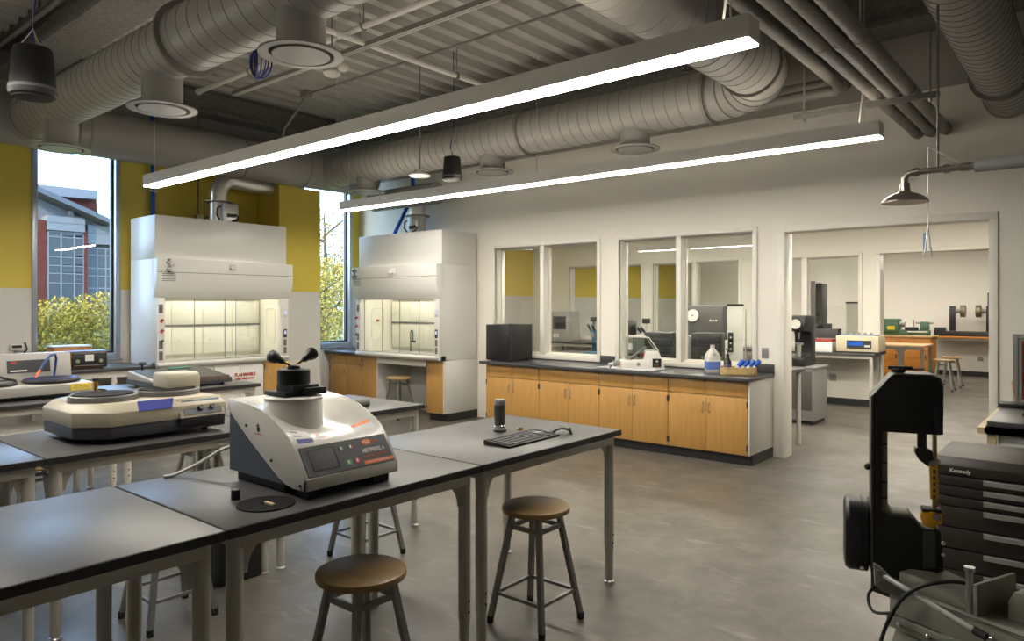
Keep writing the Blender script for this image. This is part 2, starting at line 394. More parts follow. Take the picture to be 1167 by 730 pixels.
# ================================================================ OUTSIDE
M_grass = mat('lawn', (.10,.13,.03), .9, var=.4, scale=3)
struct(B().box(-140, X0-.25, -60, 120, -.4, -.1).build('ground', M_grass), 'lawn outside the windows')
M_brick = mat('red brick', (.10,.030,.022), .9, var=.25, scale=3, spec=.05)
M_zinc = mat('pale blue metal siding', (.15,.15,.155), .6, spec=.1)
M_zinc2 = mat('grey metal roof', (.085,.09,.10), .6, spec=.1)
M_bglass = mat('tinted building glass', (.03,.034,.035), .05, spec=.3)
XB = -62.0
bd = thing('brick_building', 'red brick building with gabled metal roof and tall glazing seen through the window', 'building', (XB, 0, 0))
def by(u, o=0): return (623.3+(u-583.5)*.6403)/(519.6-(u-583.5)*.76812)*-(XB+o)
def bz(u, v, o=0): return 1.66+(348-v)/(519.6-(u-583.5)*.76812)*-(XB+o)
def slab(u0, u1, v0, v1, o, d, name, m):   # facade piece with its front o metres before the main front
    return B().box(o-d, o, by(u0, o), by(u1, o), -.2 if v1 is None else bz((u0+u1)/2, v1, o), bz((u0+u1)/2, v0, o)).build(name, m, bd)
slab(5, 54, 249, None, 0, 8, 'brick_wall', M_brick)
slab(54, 250, 262, None, -.6, 7, 'curtain_backing', mat('shadowed interior', (.03,.03,.03), .8))
slab(96, 100, 262, None, .05, 5, 'brick_pier', M_brick)
slab(54, 97, 247, 263, .15, 6, 'fascia_panel', M_zinc); slab(54, 97, 254, 254.6, .17, .1, 'fascia_seam', M_zinc2)
slab(100, 250, 262, 282, -.2, 6, 'siding_panel', M_zinc); slab(100, 250, 270, 270.5, -.18, .1, 'siding_seam', M_zinc2)
o = -1.2
B().prism([(by(u, o), bz(u, v, o)) for u, v in ((5,250), (5,200), (41,216), (127,254), (200,285), (200,275), (110,264), (54,250))], 'x', o-5, o).build('gable_siding', M_zinc, bd)
o = .9
B().prism([(by(u, o), bz(u, v, o)) for u, v in ((5,195), (41,211), (127,249.5), (210,287), (210,293), (127,255), (41,217), (5,201))], 'x', o-8, o).build('roof_edge', M_zinc2, bd)
o = -6
B().prism([(by(u, o), bz(u, v, o)) for u, v in ((40,222), (110,226), (111,250), (40,250))], 'x', o-8, o).build('upper_brick_wall', M_brick, bd)
o = -5
B().prism([(by(u, o), bz(u, v, o)) for u, v in ((5,206), (41,209.5), (111,217), (111,227), (41,221), (5,218))], 'x', o-9, o).build('upper_roof', M_zinc, bd)
slab(80, 84, 240, 247, -.5, .5, 'roof_unit', M_zinc)
def curtain(us, vs, x):
    for i in range(len(us)-1):
        for j in range(len(vs)-1):
            B().box(x-.08, x-.04, by(us[i])+.06, by(us[i+1])-.06, bz(us[i], vs[j+1])+.05, bz(us[i], vs[j])-.05).build('pane', M_bglass, bd)
    for u in us: B().box(x-.12, x, by(u)-.05, by(u)+.05, -.2, bz(us[0], vs[0])).build('vertical_mullion', M_zinc, bd)
    for v in vs: B().box(x-.12, x-.005, by(us[0]), by(us[-1]), bz(us[0], v)-.04, bz(us[0], v)+.04).build('transom', M_zinc, bd)
curtain([55, 69.7, 84.8, 95.5], [263, 269, 292, 302, 311, 322, 346, 356, 378], 0)
curtain([101, 112, 122, 134, 148], [282, 290, 305, 314, 328, 346, 378], -.25)
M_lf = mat('yellow green leaf', (.42,.34,.07), .8, spec=.1, var=.6, scale=14, col2=(.12,.105,.02), obj=True)
M_lf2 = mat('green leaf', (.11,.12,.03), .8, spec=.1, var=.5, scale=9, col2=(.26,.18,.04))
M_bark = mat('bark', (.06,.045,.035), .9)
def leaves(cx, cy, rx, ry, z0, z1, n, s, seed, shape='bush'):
    R = random.Random(seed); b_ = B()
    for _ in range(n):
        while True:
            a, c, d = R.uniform(-1,1), R.uniform(-1,1), R.uniform(-1,1)
            q = a*a+c*c+d*d
            if q < 1 and (q > .25 or R.random() < .4): break
        p = Vector((cx+a*rx, cy+c*ry, (z0+z1)/2+d*(z1-z0)/2))
        e1 = Vector((R.uniform(-1,1), R.uniform(-1,1), R.uniform(-1,1))).normalized()
        e2 = e1.cross(Vector((R.uniform(-1,1), R.uniform(-1,1), R.uniform(-1,1)))).normalized()
        l_ = s*R.uniform(.6, 1.3)
        b_.add([p-e1*l_, p+e2*l_*.42, p+e1*l_, p-e2*l_*.42], [(0,1,2,3)])
    return b_
def shrub(cx, cy, r, h, n, s, seed, label, m, cat='shrub'):
    t = thing('leafy_shrub', label, cat, (cx, cy, -.1), 0, 'shrubs under the windows')
    o = leaves(0, 0, r, r, .1, h, n, s, seed).build('foliage', m, t); o['kind'] = 'stuff'
    b_ = B(); R = random.Random(seed)
    for i in range(6):
        a = i*1.05; b_.tube([(0,0,0), (math.cos(a)*r*.3, math.sin(a)*r*.3, h*.4), (math.cos(a)*r*.6, math.sin(a)*r*.6, h*.75)], [.02,.015,.006], 5)
    b_.build('stem', M_bark, t)
for i, (cx, cy, r, h) in enumerate(((-12.6, 3.2, .75, 1.86), (-12.5, 4.0, .72, 1.9), (-12.9, 4.75, .8, 2.0), (-12.7, 2.4, .75, 1.8))):
    shrub(cx, cy, r, h, 9000, .03, i, ['golden leaved shrub just outside the tall window, left one in view', 'golden leaved shrub just outside the tall window, right one in view', 'golden leaved shrub outside behind the first fume cabinet', 'golden leaved shrub outside left of the tall window'][i], M_lf)
def tree(cx, cy, r, z0, z1, n, s, seed, label, m):
    t = thing('broadleaf_tree', label, 'tree', (cx, cy, -.1), 0, 'trees outside the narrow window')
    b_ = B(); b_.tube([(0,0,0), (.1,.05,z0), (0,.1,(z0+z1)/2), (.05,0,z1*.95)], [.16,.12,.08,.02], 8)
    R = random.Random(seed)
    for i in range(8):
        a = R.uniform(0, 6.28); h = R.uniform(z0*.8, z1*.8)
        b_.tube([(0,.05,h), (math.cos(a)*r*.5, math.sin(a)*r*.5, h+.5), (math.cos(a)*r*.85, math.sin(a)*r*.85, h+.9)], [.05,.03,.01], 5)
    b_.build('trunk', M_bark, t)
    o = leaves(0, 0, r, r, z0, z1, n, s, seed).build('foliage', m, t); o['kind'] = 'stuff'
tree(-17.5, 12.2, 1.5, .4, 3.2, 11000, .045, 21, 'low yellow leaved tree close outside the narrow window', M_lf)
tree(-22, 15.6, 2.0, 1.4, 5.4, 5000, .06, 22, 'taller loose crowned tree behind the yellow leaved one', M_lf2)
tree(-27, 20.5, 2.6, .5, 4.2, 8000, .07, 23, 'distant green tree seen in the narrow window', M_lf2)
tree(-85, 36.5, 4.0, 3, 14.5, 4000, .22, 24, 'distant tree beside the roof of the brick building', M_lf2)

# ================================================================ LAMPS
def lamp(y, x0, x1, z, label, group='linear pendant lamps', hang=True, up=True):
    t = thing('linear_pendant_lamp', label, 'lamp', (x0, y, z), 0, group); L = x1-x0
    f = B(); f.box(0, L, 0, .008, .006, .120); f.box(0, L, .137, .145, .006, .120); f.box(0, .008, .008, .137, .006, .120); f.box(L-.008, L, .008, .137, .006, .120)
    f.box(.008, L-.008, .008, .137, .06, .075)
    f.build('housing', M_lamph, t)
    B().box(.006, L-.006, .006, .139, -.004, .012).build('lens', M_lens, t)
    if up: B().box(.02, L-.02, .03, .115, .100, .108).build('added_uplight', M_upadd, t)  # glowing top strip added to lift the ceiling and upper wall
    if hang:
        for i, px in enumerate((.12, L*.5, L-.12)):
            B().cyl((px, .072, .1), (px, .072, ZC-z), .003, n=6).build('hanger_cable', M_steel, t)
        B().tube([(L-.16,.072,.11),(L-.13,.08,.4),(L-.15,.075,.9),(L-.15,.072,ZC-z)], .006, 6).build('power_cord', M_label, t)
        B().box(L-.18, L-.14, .055, .09, .108, .13).build('cord_grip', M_red, t)
M_lamph = mat('lamp housing', (.82,.80,.76), .4)
lamp(3.36, -8.0, -1.32, 2.95, 'long white linear pendant lamp nearest the camera')
lamp(5.93, -8.0, -1.32, 2.95, 'long white linear pendant lamp parallel to the window wall')
lamp(.78, -8.6, -2.75, 2.95, 'added linear pendant lamp, unseen beyond the upper left corner of the picture')  # added out of view to light the upper left ducts
lamp(10.5, -8.2, 1.0, 2.88, 'added linear lamp in the second room, hidden above the windows')  # kept out of sight, added to brighten the second room
lamp(8.12, -8.2, 1.0, 2.88, 'added unseen linear lamp just behind the window wall in the second room')  # unseen, added to light the bench behind the windows
lamp(14.9, -8.2, -1.0, 2.9, 'added unseen linear lamp in the farthest room near its window wall')  # hidden above the second opening, added to light the farthest room
lamp(17.6, -8.2, -1.0, 2.95, 'added unseen linear lamp in the farthest room near the end wall')  # another hidden lamp, added as light for the farthest room

# ================================================================ DUCTS
ZD = 3.72
def seams(axis, a0, a1, c, r, pitch=.13):
    """spiral seam ridges along a run"""
    b_ = B(); n = 40; turns = (a1-a0)/pitch; N = int(turns*n); vs = []; fs = []
    for i in range(N+1):
        t = 2*PI*i/n; p = a0+pitch*i/n
        for dr, da in ((-.002,-.004), (.0035,0), (-.002,.004)):
            a, d = (r+dr)*math.cos(t), (r+dr)*math.sin(t)
            vs.append((p+da, c[0]+a, c[1]+d) if axis == 'x' else (c[0]+d, p+da, c[1]+a))
    for i in range(N):
        for j in range(2): fs.append((i*3+j, i*3+j+1, (i+1)*3+j+1, (i+1)*3+j))
    return b_.add(vs, fs)
def diffuser(t, x, y, z0, zf=3.26, r=.155, R=.265):
    nk = B().cyl((x, y, zf+.02), (x, y, z0), r, n=28).build('diffuser_neck', M_duct, t)
    B().lathe([(r+.002, .03), (R-.03, .022), (R, .012), (R, 0), (R-.055, .0), (R-.07, .02), (r*.9, .024)], (x, y, zf), 'z', 32).build('diffuser_flange', M_duct, nk)
    B().lathe([(R*.68, .0), (R*.68, .008), (.0, .01)], (x, y, zf-.004), 'z', 32).build('diffuser_disc', M_duct, nk)
    B().ring((x, y, zf+.012), R*.66, R*.80, .006).build('diffuser_slot', M_dark, nk)
d1 = thing('spiral_duct', 'near grey spiral duct crossing the upper left with round diffusers', 'duct', (0,0,0), 0, 'spiral ducts')
Y_1 = 2.64
B().cyl((-9.05, Y_1, ZD), (-5.45, Y_1, ZD), .232, n=48).build('duct_run', M_duct, d1)
B().cyl((-5.45, Y_1, ZD), (-2.45, Y_1, ZD), .245, n=48).build('duct_run', M_duct, d1)
seams('x', -9.0, -5.5, (Y_1, ZD), .232).build('spiral_seam', M_seam, d1)
seams('x', -5.4, -2.6, (Y_1, ZD), .245, .16).build('spiral_seam', M_seam, d1)
for xx in (-5.45,): B().ring((xx, Y_1, ZD), .235, .287, .03, 'x', 48).build('flange_ring', M_pipe, d1)
for xx in (-8.2, -5.92, -3.96): diffuser(d1, xx, Y_1, ZD-.16)
d2 = thing('main_duct', 'smooth grey main duct running along the left wall above the windows', 'duct', (0,0,0))
XD = -9.3
B().cyl((XD, -3, ZD), (XD, 7.5, ZD), .275, n=48).build('duct_run', M_duct, d2)
for yy in (2.2, 3.1, 3.22, 5.2, 6.2, 7.1): B().ring((XD, yy, ZD), .272, .281 if yy != 3.1 else .29, .02, 'y', 48).build('joint_ring', M_pipe, d2)
for yc, rr in ((Y_1, .25), (6.65, .26)): B().cyl((XD+.1, yc, ZD), (XD+.32, yc, ZD), rr, n=40).build('saddle_collar', M_duct, d2)
d3 = thing('spiral_duct', 'far grey spiral duct along the window wall, bending towards the camera at its right end', 'duct', (0,0,0), 0, 'spiral ducts')
Y_3 = 6.65; XE = -2.95; RE = .62; XV = XE+RE
B().cyl((-9.0, Y_3, ZD), (XE, Y_3, ZD), .25, n=48).build('duct_run', M_duct, d3)
seams('x', -8.9, XE-.15, (Y_3, ZD), .25).build('spiral_seam', M_seam, d3)
el = B(); pts = [(XE+RE*math.sin(a), Y_3-RE+RE*math.cos(a), ZD) for a in [PI/2*i/5 for i in range(6)]]
el.tube([(XE-.02, Y_3, ZD)]+pts+[(XV, Y_3-RE-.02, ZD)], .252, 48); el.build('elbow', M_duct, d3, ang=60)
g = B()
for i in range(6):
    a = PI/2*i/5; c = Vector((XE+RE*math.sin(a), Y_3-RE+RE*math.cos(a), ZD)); d = Vector((math.cos(a), -math.sin(a), 0))
    g.cyl(c-d*.006, c+d*.006, .259, n=48)
g.build('elbow_seam', M_seam, d3)
B().ring((XE-.05, Y_3, ZD), .25, .278, .035, 'x', 48).build('flange_ring', M_pipe, d3)
B().ring((-5.3, Y_3, ZD), .25, .278, .03, 'x', 48).build('flange_ring', M_pipe, d3)
B().ring((XV, Y_3-RE-.05, ZD), .25, .278, .035, 'y', 48).build('flange_ring', M_pipe, d3)
B().cyl((XV, -3.5, ZD), (XV, Y_3-RE, ZD), .25, n=48).build('duct_run', M_duct, d3)
seams('y', -3.4, Y_3-RE-.1, (XV, ZD), .25, .15).build('spiral_seam', M_seam, d3)
for xx in (-8.31, -5.86, -3.84): diffuser(d3, xx, Y_3, ZD-.17, 3.315)
d5 = thing('spiral_duct', 'grey spiral duct entering the window wall at the upper right corner', 'duct', (0,0,0), 0, 'spiral ducts')
B().cyl((-.66, -3.5, 3.57), (-.66, Y1-.01, 3.57), .20, n=48).build('duct_run', M_duct, d5)
seams('y', -3.4, Y1-.1, (-.66, 3.57), .20, .11).build('spiral_seam', M_seam, d5)
B().ring((-.66, 7.05, 3.57), .198, .232, .05, 'y', 48).build('flange_ring', M_pipe, d5)
B().ring((-.66, Y1-.03, 3.57), .198, .215, .029, 'y', 48).build('wall_collar', M_duct, d5)
# grey pipes to the wall, on their trapeze
for i, (px, pz, nm) in enumerate(((-1.40, 3.33, 'left'), (-1.285, 3.33, 'middle'), (-1.165, 3.33, 'right'))):
    t = thing('service_pipe', 'thick grey pipe running into the wall, %s of the three on the strut' % nm, 'pipe', (px, 0, pz), 0, 'three grey service pipes')
    B().cyl((0, -3, 0), (0, Y1-.005, 0), .052, n=22).build('pipe_run', M_pipe, t)
    for yy in (4.75, 7.7): B().cyl((0, yy, 0), (0, yy+.09, 0), .057, n=22).build('pipe_coupling', M_pipe, t)
st = thing('strut_trapeze', 'grey strut trapeze hung on rods under the three pipes', 'bracket', (0, 6.18, 3.235))
s_ = B(); s_.box(-2.03, -.96, -.02, .02, 0, .006); s_.box(-2.03, -.96, -.02, -.015, .006, .041); s_.box(-2.03, -.96, .015, .02, .006, .041); s_.build('strut', mat('dark strut', (.10,.095,.088), .5), st)
for px in (-1.95, -1.02): B().cyl((px, 0, -.02), (px, 0, ZC-3.235), .006, n=8).build('threaded_rod', M_pipe, st); B().cyl((px, 0, -.03), (px, 0, -.005), .015, n=6).build('rod_nut', M_steel, st)
for px in (-1.40, -1.285, -1.165): B().ring((px, -.012, .095), .052, .06, .024, 'y', 24).build('pipe_clamp', M_steel, st)
for i, (px, ye, dz) in enumerate(((-1.88, 7.2, -.03), (-1.80, 6.75, -.15))):
    t = thing('service_pipe', ['grey pipe left of the strut, turning up at its far end', 'grey pipe beside the duct elbow, turning towards the left'][i], 'pipe', (px, 0, 3.75+dz), 0, 'grey pipes turning at the wall')
    B().tube([(0,-3,0), (0,ye-.2,0), (0,ye-.06,0), (0,ye-.015,.02), (0,ye,.06), (0,ye,.12), (0,ye,.55)] if i == 0 else [(0,-3,0), (0,ye-.16,0), (-.02,ye-.05,-.01), (-.06,ye,-.02), (-.16,ye,-.02), (-.95,ye,-.02)], .048, 18).build('pipe_run', M_pipe, t)
t = thing('service_pipe', 'grey pipe running left behind the duct elbow under the beam', 'pipe', (-2.0, 7.3, 3.83), 0, 'grey pipes turning at the wall')
B().tube([(0,0,.92), (0,0,.08), (-.02,0,.02), (-.08,0,0), (-1.2,0,0)], .045, 16).build('pipe_run', M_pipe, t)
# hood exhaust duct at the wall
t = thing('exhaust_duct', 'smooth grey exhaust duct above the second fume cabinet', 'duct', (0,0,0))
B().cyl((-9.0, 7.35, 3.32), (-7.55, 7.35, 3.32), .16, n=36).build('duct_run', M_duct, t)
B().tube([(-7.9,7.35,3.3), (-7.9,7.35,3.0), (-7.9,7.4,2.98)], .001, 6).build('support_wire', M_steel, t)
# sprinkler and conduit runs
def run(name, label, cat, pts, r, m, group, extra=None):
    t = thing(name, label, cat, pts[0], 0, group); o = Vector(pts[0])
    B().tube([tuple(Vector(p)-o) for p in pts], r, 10).build('tube', m, t); return t
M_sprk = mat('white pipe paint', (.72,.70,.67), .45)
t = run('sprinkler_pipe', 'white sprinkler pipe crossing under the deck parallel to the lamps', 'pipe', [(-8.9,4.44,4.4), (3,4.44,4.4)], .03, M_sprk, 'sprinkler pipes')
for xx in (1.2, 3.3, 5.2): B().cyl((xx,0,.02), (xx,0,.3), .006, n=6).build('hanger_rod', M_pipe, t); B().ring((xx-.01,0,0), .031,.04,.02,'x',16).build('hanger_ring', M_pipe, t)
B().cyl((-.0,0,0), (-.05,0,0), .04, n=14).build('end_cap', M_sprk, t)
t = run('sprinkler_pipe', 'white sprinkler branch pipe crossing towards the window wall', 'pipe', [(-5.8,3.05,4.33), (-5.8,7.2,4.33)], .028, M_sprk, 'sprinkler pipes')
for yy in (.6, 2.9): B().cyl((0,yy,.02), (0,yy,.36), .006, n=6).build('hanger_rod', M_pipe, t); B().box(-.03,.03,yy-.02,yy+.02,-.035,.035).build('hanger_clamp', M_pipe, t)
t = thing('cable_channel', 'long metal wiring channel with two bright cables under the deck', 'channel', (-8.4, 4.63, 4.28))
B().box(0, 11, -.03, .03, .02, .06).build('channel', M_pipe, t)
for dy in (-.018, .018): B().cyl((0,dy,.012), (11,dy,.012), .008, n=8).build('cable', M_label, t)
for xx in (.5, 2.5, 4.5, 6.5): B().cyl((xx,0,.05), (xx,0,.42), .005, n=6).build('hanger_rod', M_pipe, t)
t = run('conduit', 'thin grey conduit with a junction box under the deck', 'conduit', [(-8.07,5.47,4.44), (3,5.47,4.44)], .014, M_pipe, 'conduits')
B().box(-.09,.05,-.05,.05,-.04,.05).build('junction_box', M_pipe, t, .004)
B().tube([(-.05,0,0), (-.25,.06,-.12), (-.5,.1,-.2), (-.72,.12,-.32), (-.82,.14,-.5), (-.84,.14,-.62)], .016, 8).build('flexible_tail', M_pipe, t)
t = run('conduit', 'thin conduit crossing the deck at the upper left corner', 'conduit', [(-9.6,2.40,4.5), (-3.2,2.40,4.5)], .022, M_pipe, 'conduits')
# pendant speakers
def speaker(loc, label, cable=True):
    t = thing('pendant_speaker', label, 'speaker', loc, 0, 'pendant speakers')
    B().lathe([(0,.25), (.092,.25), (.097,.244), (.114,.05), (.116,.03), (.12,.03), (.122,.0), (.115,-.02), (.10,-.028), (.085,-.03)], (0,0,-.105), 'z', 36).build('housing', M_blackm, t)
    B().lathe([(.112,.032), (.121,.03), (.1225,.012), (.114,.01)], (0,0,-.107), 'z', 36).build('trim_ring', mat('grey ring', (.11,.11,.11), .45), t)
    B().lathe([(.0,-.012), (.098,-.012), (.098,-.032), (.0,-.034)], (0,0,-.105), 'z', 32).build('grille', M_dark, t)
    for a in (.3, 2.4, 4.5): B().tube([(.07*math.cos(a), .07*math.sin(a), .14), (.02*math.cos(a), .02*math.sin(a), .22), (0,0,.26)], .003, 5).build('sling_wire', M_steel, t)
    B().cyl((0,0,.25), (0,0,ZC-loc[2]), .002, n=5).build('hanger_wire', M_steel, t)
    B().tube([(.02,0,.14), (-.03,0,.25), (-.01,.02,.45), (.02,0,.8), (.02,0,ZC-loc[2])], .005, 6).build('speaker_cable', M_bluec, t)
speaker((-4.70, 1.37, 2.98), 'black pendant speaker hanging at the upper left')
speaker((-5.94, 6.02, 3.27), 'smaller looking black pendant speaker in front of the far duct')
# wifi disc, detector, cable coil
t = thing('access_point', 'flat white wireless access disc on a rod by the far duct', 'access point', (-6.59, 6.1, 3.28))
B().lathe([(.0,-.012), (.12,-.010), (.135,.0), (.13,.018), (.06,.03), (.06,.07), (.0,.07)], (0,0,0), 'z', 28).build('disc', M_white, t); B().cyl((0,0,.06), (0,0,ZC-3.28), .012, n=8).build('rod', M_pipe, t)
t = thing('emergency_light', 'small white twin-head emergency light under the deck', 'light fitting', (-6.06, 4.4, 4.03))
B().sphere((0,0,0), .09, 14, .5).build('body', M_white, t); B().sphere((.16,.02,.03), .06, 12, .8).build('lamp_head', M_white, t)
B().cyl((0,0,.03), (0,0,.69), .008, n=6).build('stem', M_pipe, t)
t = thing('cable_coil', 'dark blue coil of cable hanging below the deck', 'cable coil', (-5.61, 3.3, 3.76))
for i in range(5):
    a = .25*(i-2); b_ = B(); r = .13+.008*(i % 3)
    b_.tube([(r*.75*math.cos(q)*math.cos(a), r*.75*math.cos(q)*math.sin(a)+.01*i, r*math.sin(q)) for q in [2*PI*j/20 for j in range(21)]], .007, 6); b_.build('cable_loop', M_bluec, t)
B().tube([(0,0,.13), (.02,0,.3), (.0,.0,.6), (0,0,ZC-3.76)], .005, 6).build('tie_wire', M_bluec, t)
# ================================================================ WORK TABLES
def table_proto():
    t = thing('work_table', 'x', 'table'); D, L, H = .914, 1.25, .914   # local x: 0 front .. -D back, y: 0..L
    B().box(-D+.004, -.004, .003, L-.003, H-.032, H).build('tabletop', M_top, t, .002)
    e = B(); e.box(-.004, 0, 0, L, H-.033, H-.002); e.box(-D, -D+.004, 0, L, H-.033, H-.002); e.box(-D, 0, 0, .003, H-.033, H-.002); e.box(-D, 0, L-.003, L, H-.033, H-.002)
    e.build('edge_band', M_edge, t)
    a = B(); a.box(-.045, -.025, .06, L-.06, H-.083, H-.033); a.box(-D+.025, -D+.045, .06, L-.06, H-.083, H-.033)
    a.box(-D+.06, -.06, .045, .065, H-.083, H-.033); a.box(-D+.06, -.06, L-.065, L-.045, H-.083, H-.033); a.build('apron_frame', M_legw, t, .003)
    for lx in (-.055, -D+.055):
        for ly in (.055, L-.055):
            lg = B().cyl((lx,ly,.20), (lx,ly,H-.033), .029, n=20).build('leg', M_legw, t)
            B().cyl((lx,ly,.02), (lx,ly,.20), .0255, n=20).build('leg_extension', M_legw, lg)
            B().lathe([(.03,0), (.03,.008), (.02,.016), (.012,.022), (.012,.03)], (lx,ly,0), 'z', 16).build('foot', M_steel, lg)
            sy = 1 if ly < L/2 else -1; sx = 1 if lx > -D/2 else -1
            pts = [(ly+sy*.02, H-.033), (ly+sy*.16, H-.033), (ly+sy*.16, H-.06)]+[(ly+sy*(.16-.115*math.sin(q)), H-.06-.12*(1-math.cos(q))) for q in [PI/2*i/6 for i in range(1,7)]]+[(ly+sy*.02, H-.18)]
            B().prism(pts, 'x', lx-.004, lx+.004).build('corner_bracket', M_legw, lg)
            for z in (.24, .29): B().sphere((lx+.029*sx, ly, z), .006, 8).build('set_screw', M_dark, lg)
    return t
tp = table_proto(); rows = []
specs = [(-2.24, 0, 'front row work table at the picture\'s lower left corner'), (-2.24, 1, 'front row work table carrying the white mounting press'), (-2.24, 2, 'front row work table carrying the keyboard and mouse'),
 (-3.96, 0, 'second row work table at the left, left of the beige grinder'), (-3.96, 1, 'second row work table carrying the beige two-wheel grinder'), (-3.96, 2, 'second row work table behind the press, its corner nearest the second fume cabinet'),
 (-6.25, 0, 'third row work table at the left edge of the picture'), (-6.25, 1, 'third row work table carrying the light grey polisher'), (-6.25, 2, 'third row work table carrying the sloped tray machine')]
for i, (x, k, lb) in enumerate(specs):
    loc = (x, -.045+k*1.257, 0)
    if i == 0: tp.location = loc; tp['label'] = lb; tp['group'] = 'grey topped work tables'
    else: dup(tp, loc, 0, lb)
# ================================================================ STOOLS
def stool_proto():
    t = thing('lab_stool', 'x', 'stool', (0,0,0), 0, 'wooden seat stools')
    B().lathe([(0,.575), (.165,.575), (.178,.580), (.180,.592), (.178,.604), (.168,.610), (0,.610)], (0,0,0), 'z', 40).build('seat', M_seat, t)
    B().lathe([(0,.565), (.10,.565), (.10,.575), (0,.575)], (0,0,0), 'z', 24).build('seat_plate', M_stool, t)
    legs = []
    for sx in (-1,1):
        for sy in (-1,1):
            top = Vector((sx*.085, sy*.085, .57)); bot = Vector((sx*.170, sy*.170, .015)); legs.append((top, bot))
            lg = B().bar(bot, top, .026).build('leg', M_stool, t)
            B().cyl(bot-Vector((0,0,.015)), bot+Vector((0,0,.02)), .018, n=12).build('foot_cap', M_dark, lg)
    for z, r in ((.50, .010), (.155, .0095)):
        P = [(a+(b_-a)*((.57-z)/.555)) for a, b_ in legs]
        for i, j in ((0,1),(1,3),(3,2),(2,0)): B().bar(P[i], P[j], .017 if z > .3 else .016, .022 if z > .3 else .016).build('rail', M_stool, t)
    return t
sp = stool_proto()
stools = [(-2.313, 2.97, 'wooden seat stool under the keyboard end of the front table'), (-2.285, 1.80, 'wooden seat stool in the foreground below the mounting press'), (-3.79, 3.03, 'stool standing between the first two table rows behind the press'),
  (-3.85, 1.75, 'stool between the table rows, its legs seen under the lower left table'), (-8.03, 7.02, 'stool tucked in the knee space of the second fume cabinet'), (-5.55, 1.62, 'stool behind the second table row, its legs seen under the grinder'), (-5.5, 2.75, 'stool behind the second table row right of the grinder'), (-4.15, .75, 'stool between the rows at the left edge of the picture')]
for i, (x, y, lb) in enumerate(stools):
    if i == 0: sp.location = (x, y, 0); sp['label'] = lb
    else: dup(sp, (x, y, 0), 0, lb)
# ================================================================ BASE CABINETS + WORKTOPS
def handle(p, parent, ax='z', l=.10):
    b_ = B()
    x, y, z = p
    b_.tube([(x,y,z-l/2), (x,y-.025,z-l/2+.006), (x,y-.028,z-l/2+.02), (x,y-.028,z+l/2-.02), (x,y-.025,z+l/2-.006), (x,y,z+l/2)], .0045, 7)
    return b_.build('handle', M_steel, parent)
def cab_unit(W_, label, group, D=.6, cols=2, drawers=True, loc=(0,0,0), rz=0, wood=M_maple, hinges=True, toe=True):
    """local: x 0..W, front at y=0 facing -y"""
    t = thing('base_cabinet', label, 'cabinet', loc, rz, group)
    B().box(.002, W_-.002, .02, D, .11, .872).build('carcass', M_cabw, t)
    if toe: B().box(.002, W_-.002, .075, .10, 0, .11).build('toe_kick', M_toe, t)
    cw = W_/cols
    for c in range(cols):
        x0, x1 = c*cw+.002, (c+1)*cw-.002
        zt = .705
        if drawers: B().box(x0, x1, 0, .02, .712, .868).build('drawer_front', wood, t, .0012)
        else: zt = .868
        d = B().box(x0, x1, 0, .02, .115, zt).build('door', wood, t, .0012)
        hx = (x1-.035 if c % 2 == 0 else x0+.035) if cols > 1 else x0+.05
        handle((hx, 0, zt-.13), d)
        if cols == 1 or c % 2 == 1: B().lathe([(0,-.003), (.009,-.003), (.009,.0)], (hx+.012*(1 if c else -1), 0, zt-.045), 'y', 12).build('lock', M_steel, d)
        if hinges:
            ex = x0 if c % 2 == 0 else x1
            for z in (.19, zt-.07): B().box(ex-.002 if c % 2 == 0 else ex-.012, ex+.012 if c % 2 == 0 else ex+.002, -.004, .004, z-.033, z+.033).build('hinge', M_hinge, d)
    return t
M_cabw = mat('white cabinet laminate', (.62,.61,.57), .45)
M_hinge = mat('dark hinge', (.06,.06,.06), .4, .6)
YC = 7.165
cl = ['maple base cabinet under the small black fridge, leftmost of the four', 'maple base cabinet second from the fridge end of the long counter', 'maple base cabinet below the desktop saw machine', 'maple base cabinet at the right end of the counter below the cork tray']
for i in range(4): cab_unit(.90, cl[i], 'maple base cabinets under the long counter', loc=(-6.43+.9025*i, YC, 0), D=.67)
wt = thing('worktop', 'long black epoxy worktop along the window wall', 'worktop', (0,0,0))
B().box(-6.50, -2.79, 7.10, Y1-.002, .878, .914).build('slab', M_epoxy, wt, .003)

B().box(-5.035, -4.815, Y1-.022, Y1-.002, .914, 1.015).build('backsplash', M_epoxy, wt, .002)
B().box(-2.975, -2.79, Y1-.022, Y1-.002, .914, 1.015).build('backsplash', M_epoxy, wt, .002)
B().box(-6.50, -2.975, Y1-.033, Y1-.023, .914, .928).build('sealant_bead', M_epoxy, wt)
ep = thing('end_panel', 'white end panel closing the right end of the long counter', 'panel', (0,0,0))
B().box(-2.818, -2.80, YC, Y1-.002, .115, .877).build('panel', M_cabw, ep, .001)
B().box(-2.8195, -2.806, YC+.08, Y1-.002, 0, .113).build('toe_kick', M_toe, ep)
# counter under windows 1 (left wall) : open steel frame bench with dark top
t = thing('wall_bench', 'dark topped bench along the left wall under the tall window', 'bench', (0,0,0))
B().box(X0+.035, -9.1, .4, 3.97, .878, .914).build('slab', M_epoxy, t, .003)
B().box(-9.15, -9.13, .5, 3.95, .80, .877).build('front_rail', M_legw, t)
for yy in (.7, 1.8, 2.9, 3.5): B().box(-9.17, -9.12, yy-.03, yy+.03, 0, .80).build('leg', M_legw, t); B().box(-9.93, -9.88, yy-.03, yy+.03, 0, .877).build('leg', M_legw, t)
B().box(-9.9, -9.15, .55, 3.93, .25, .27).build('shelf', M_legw, t)
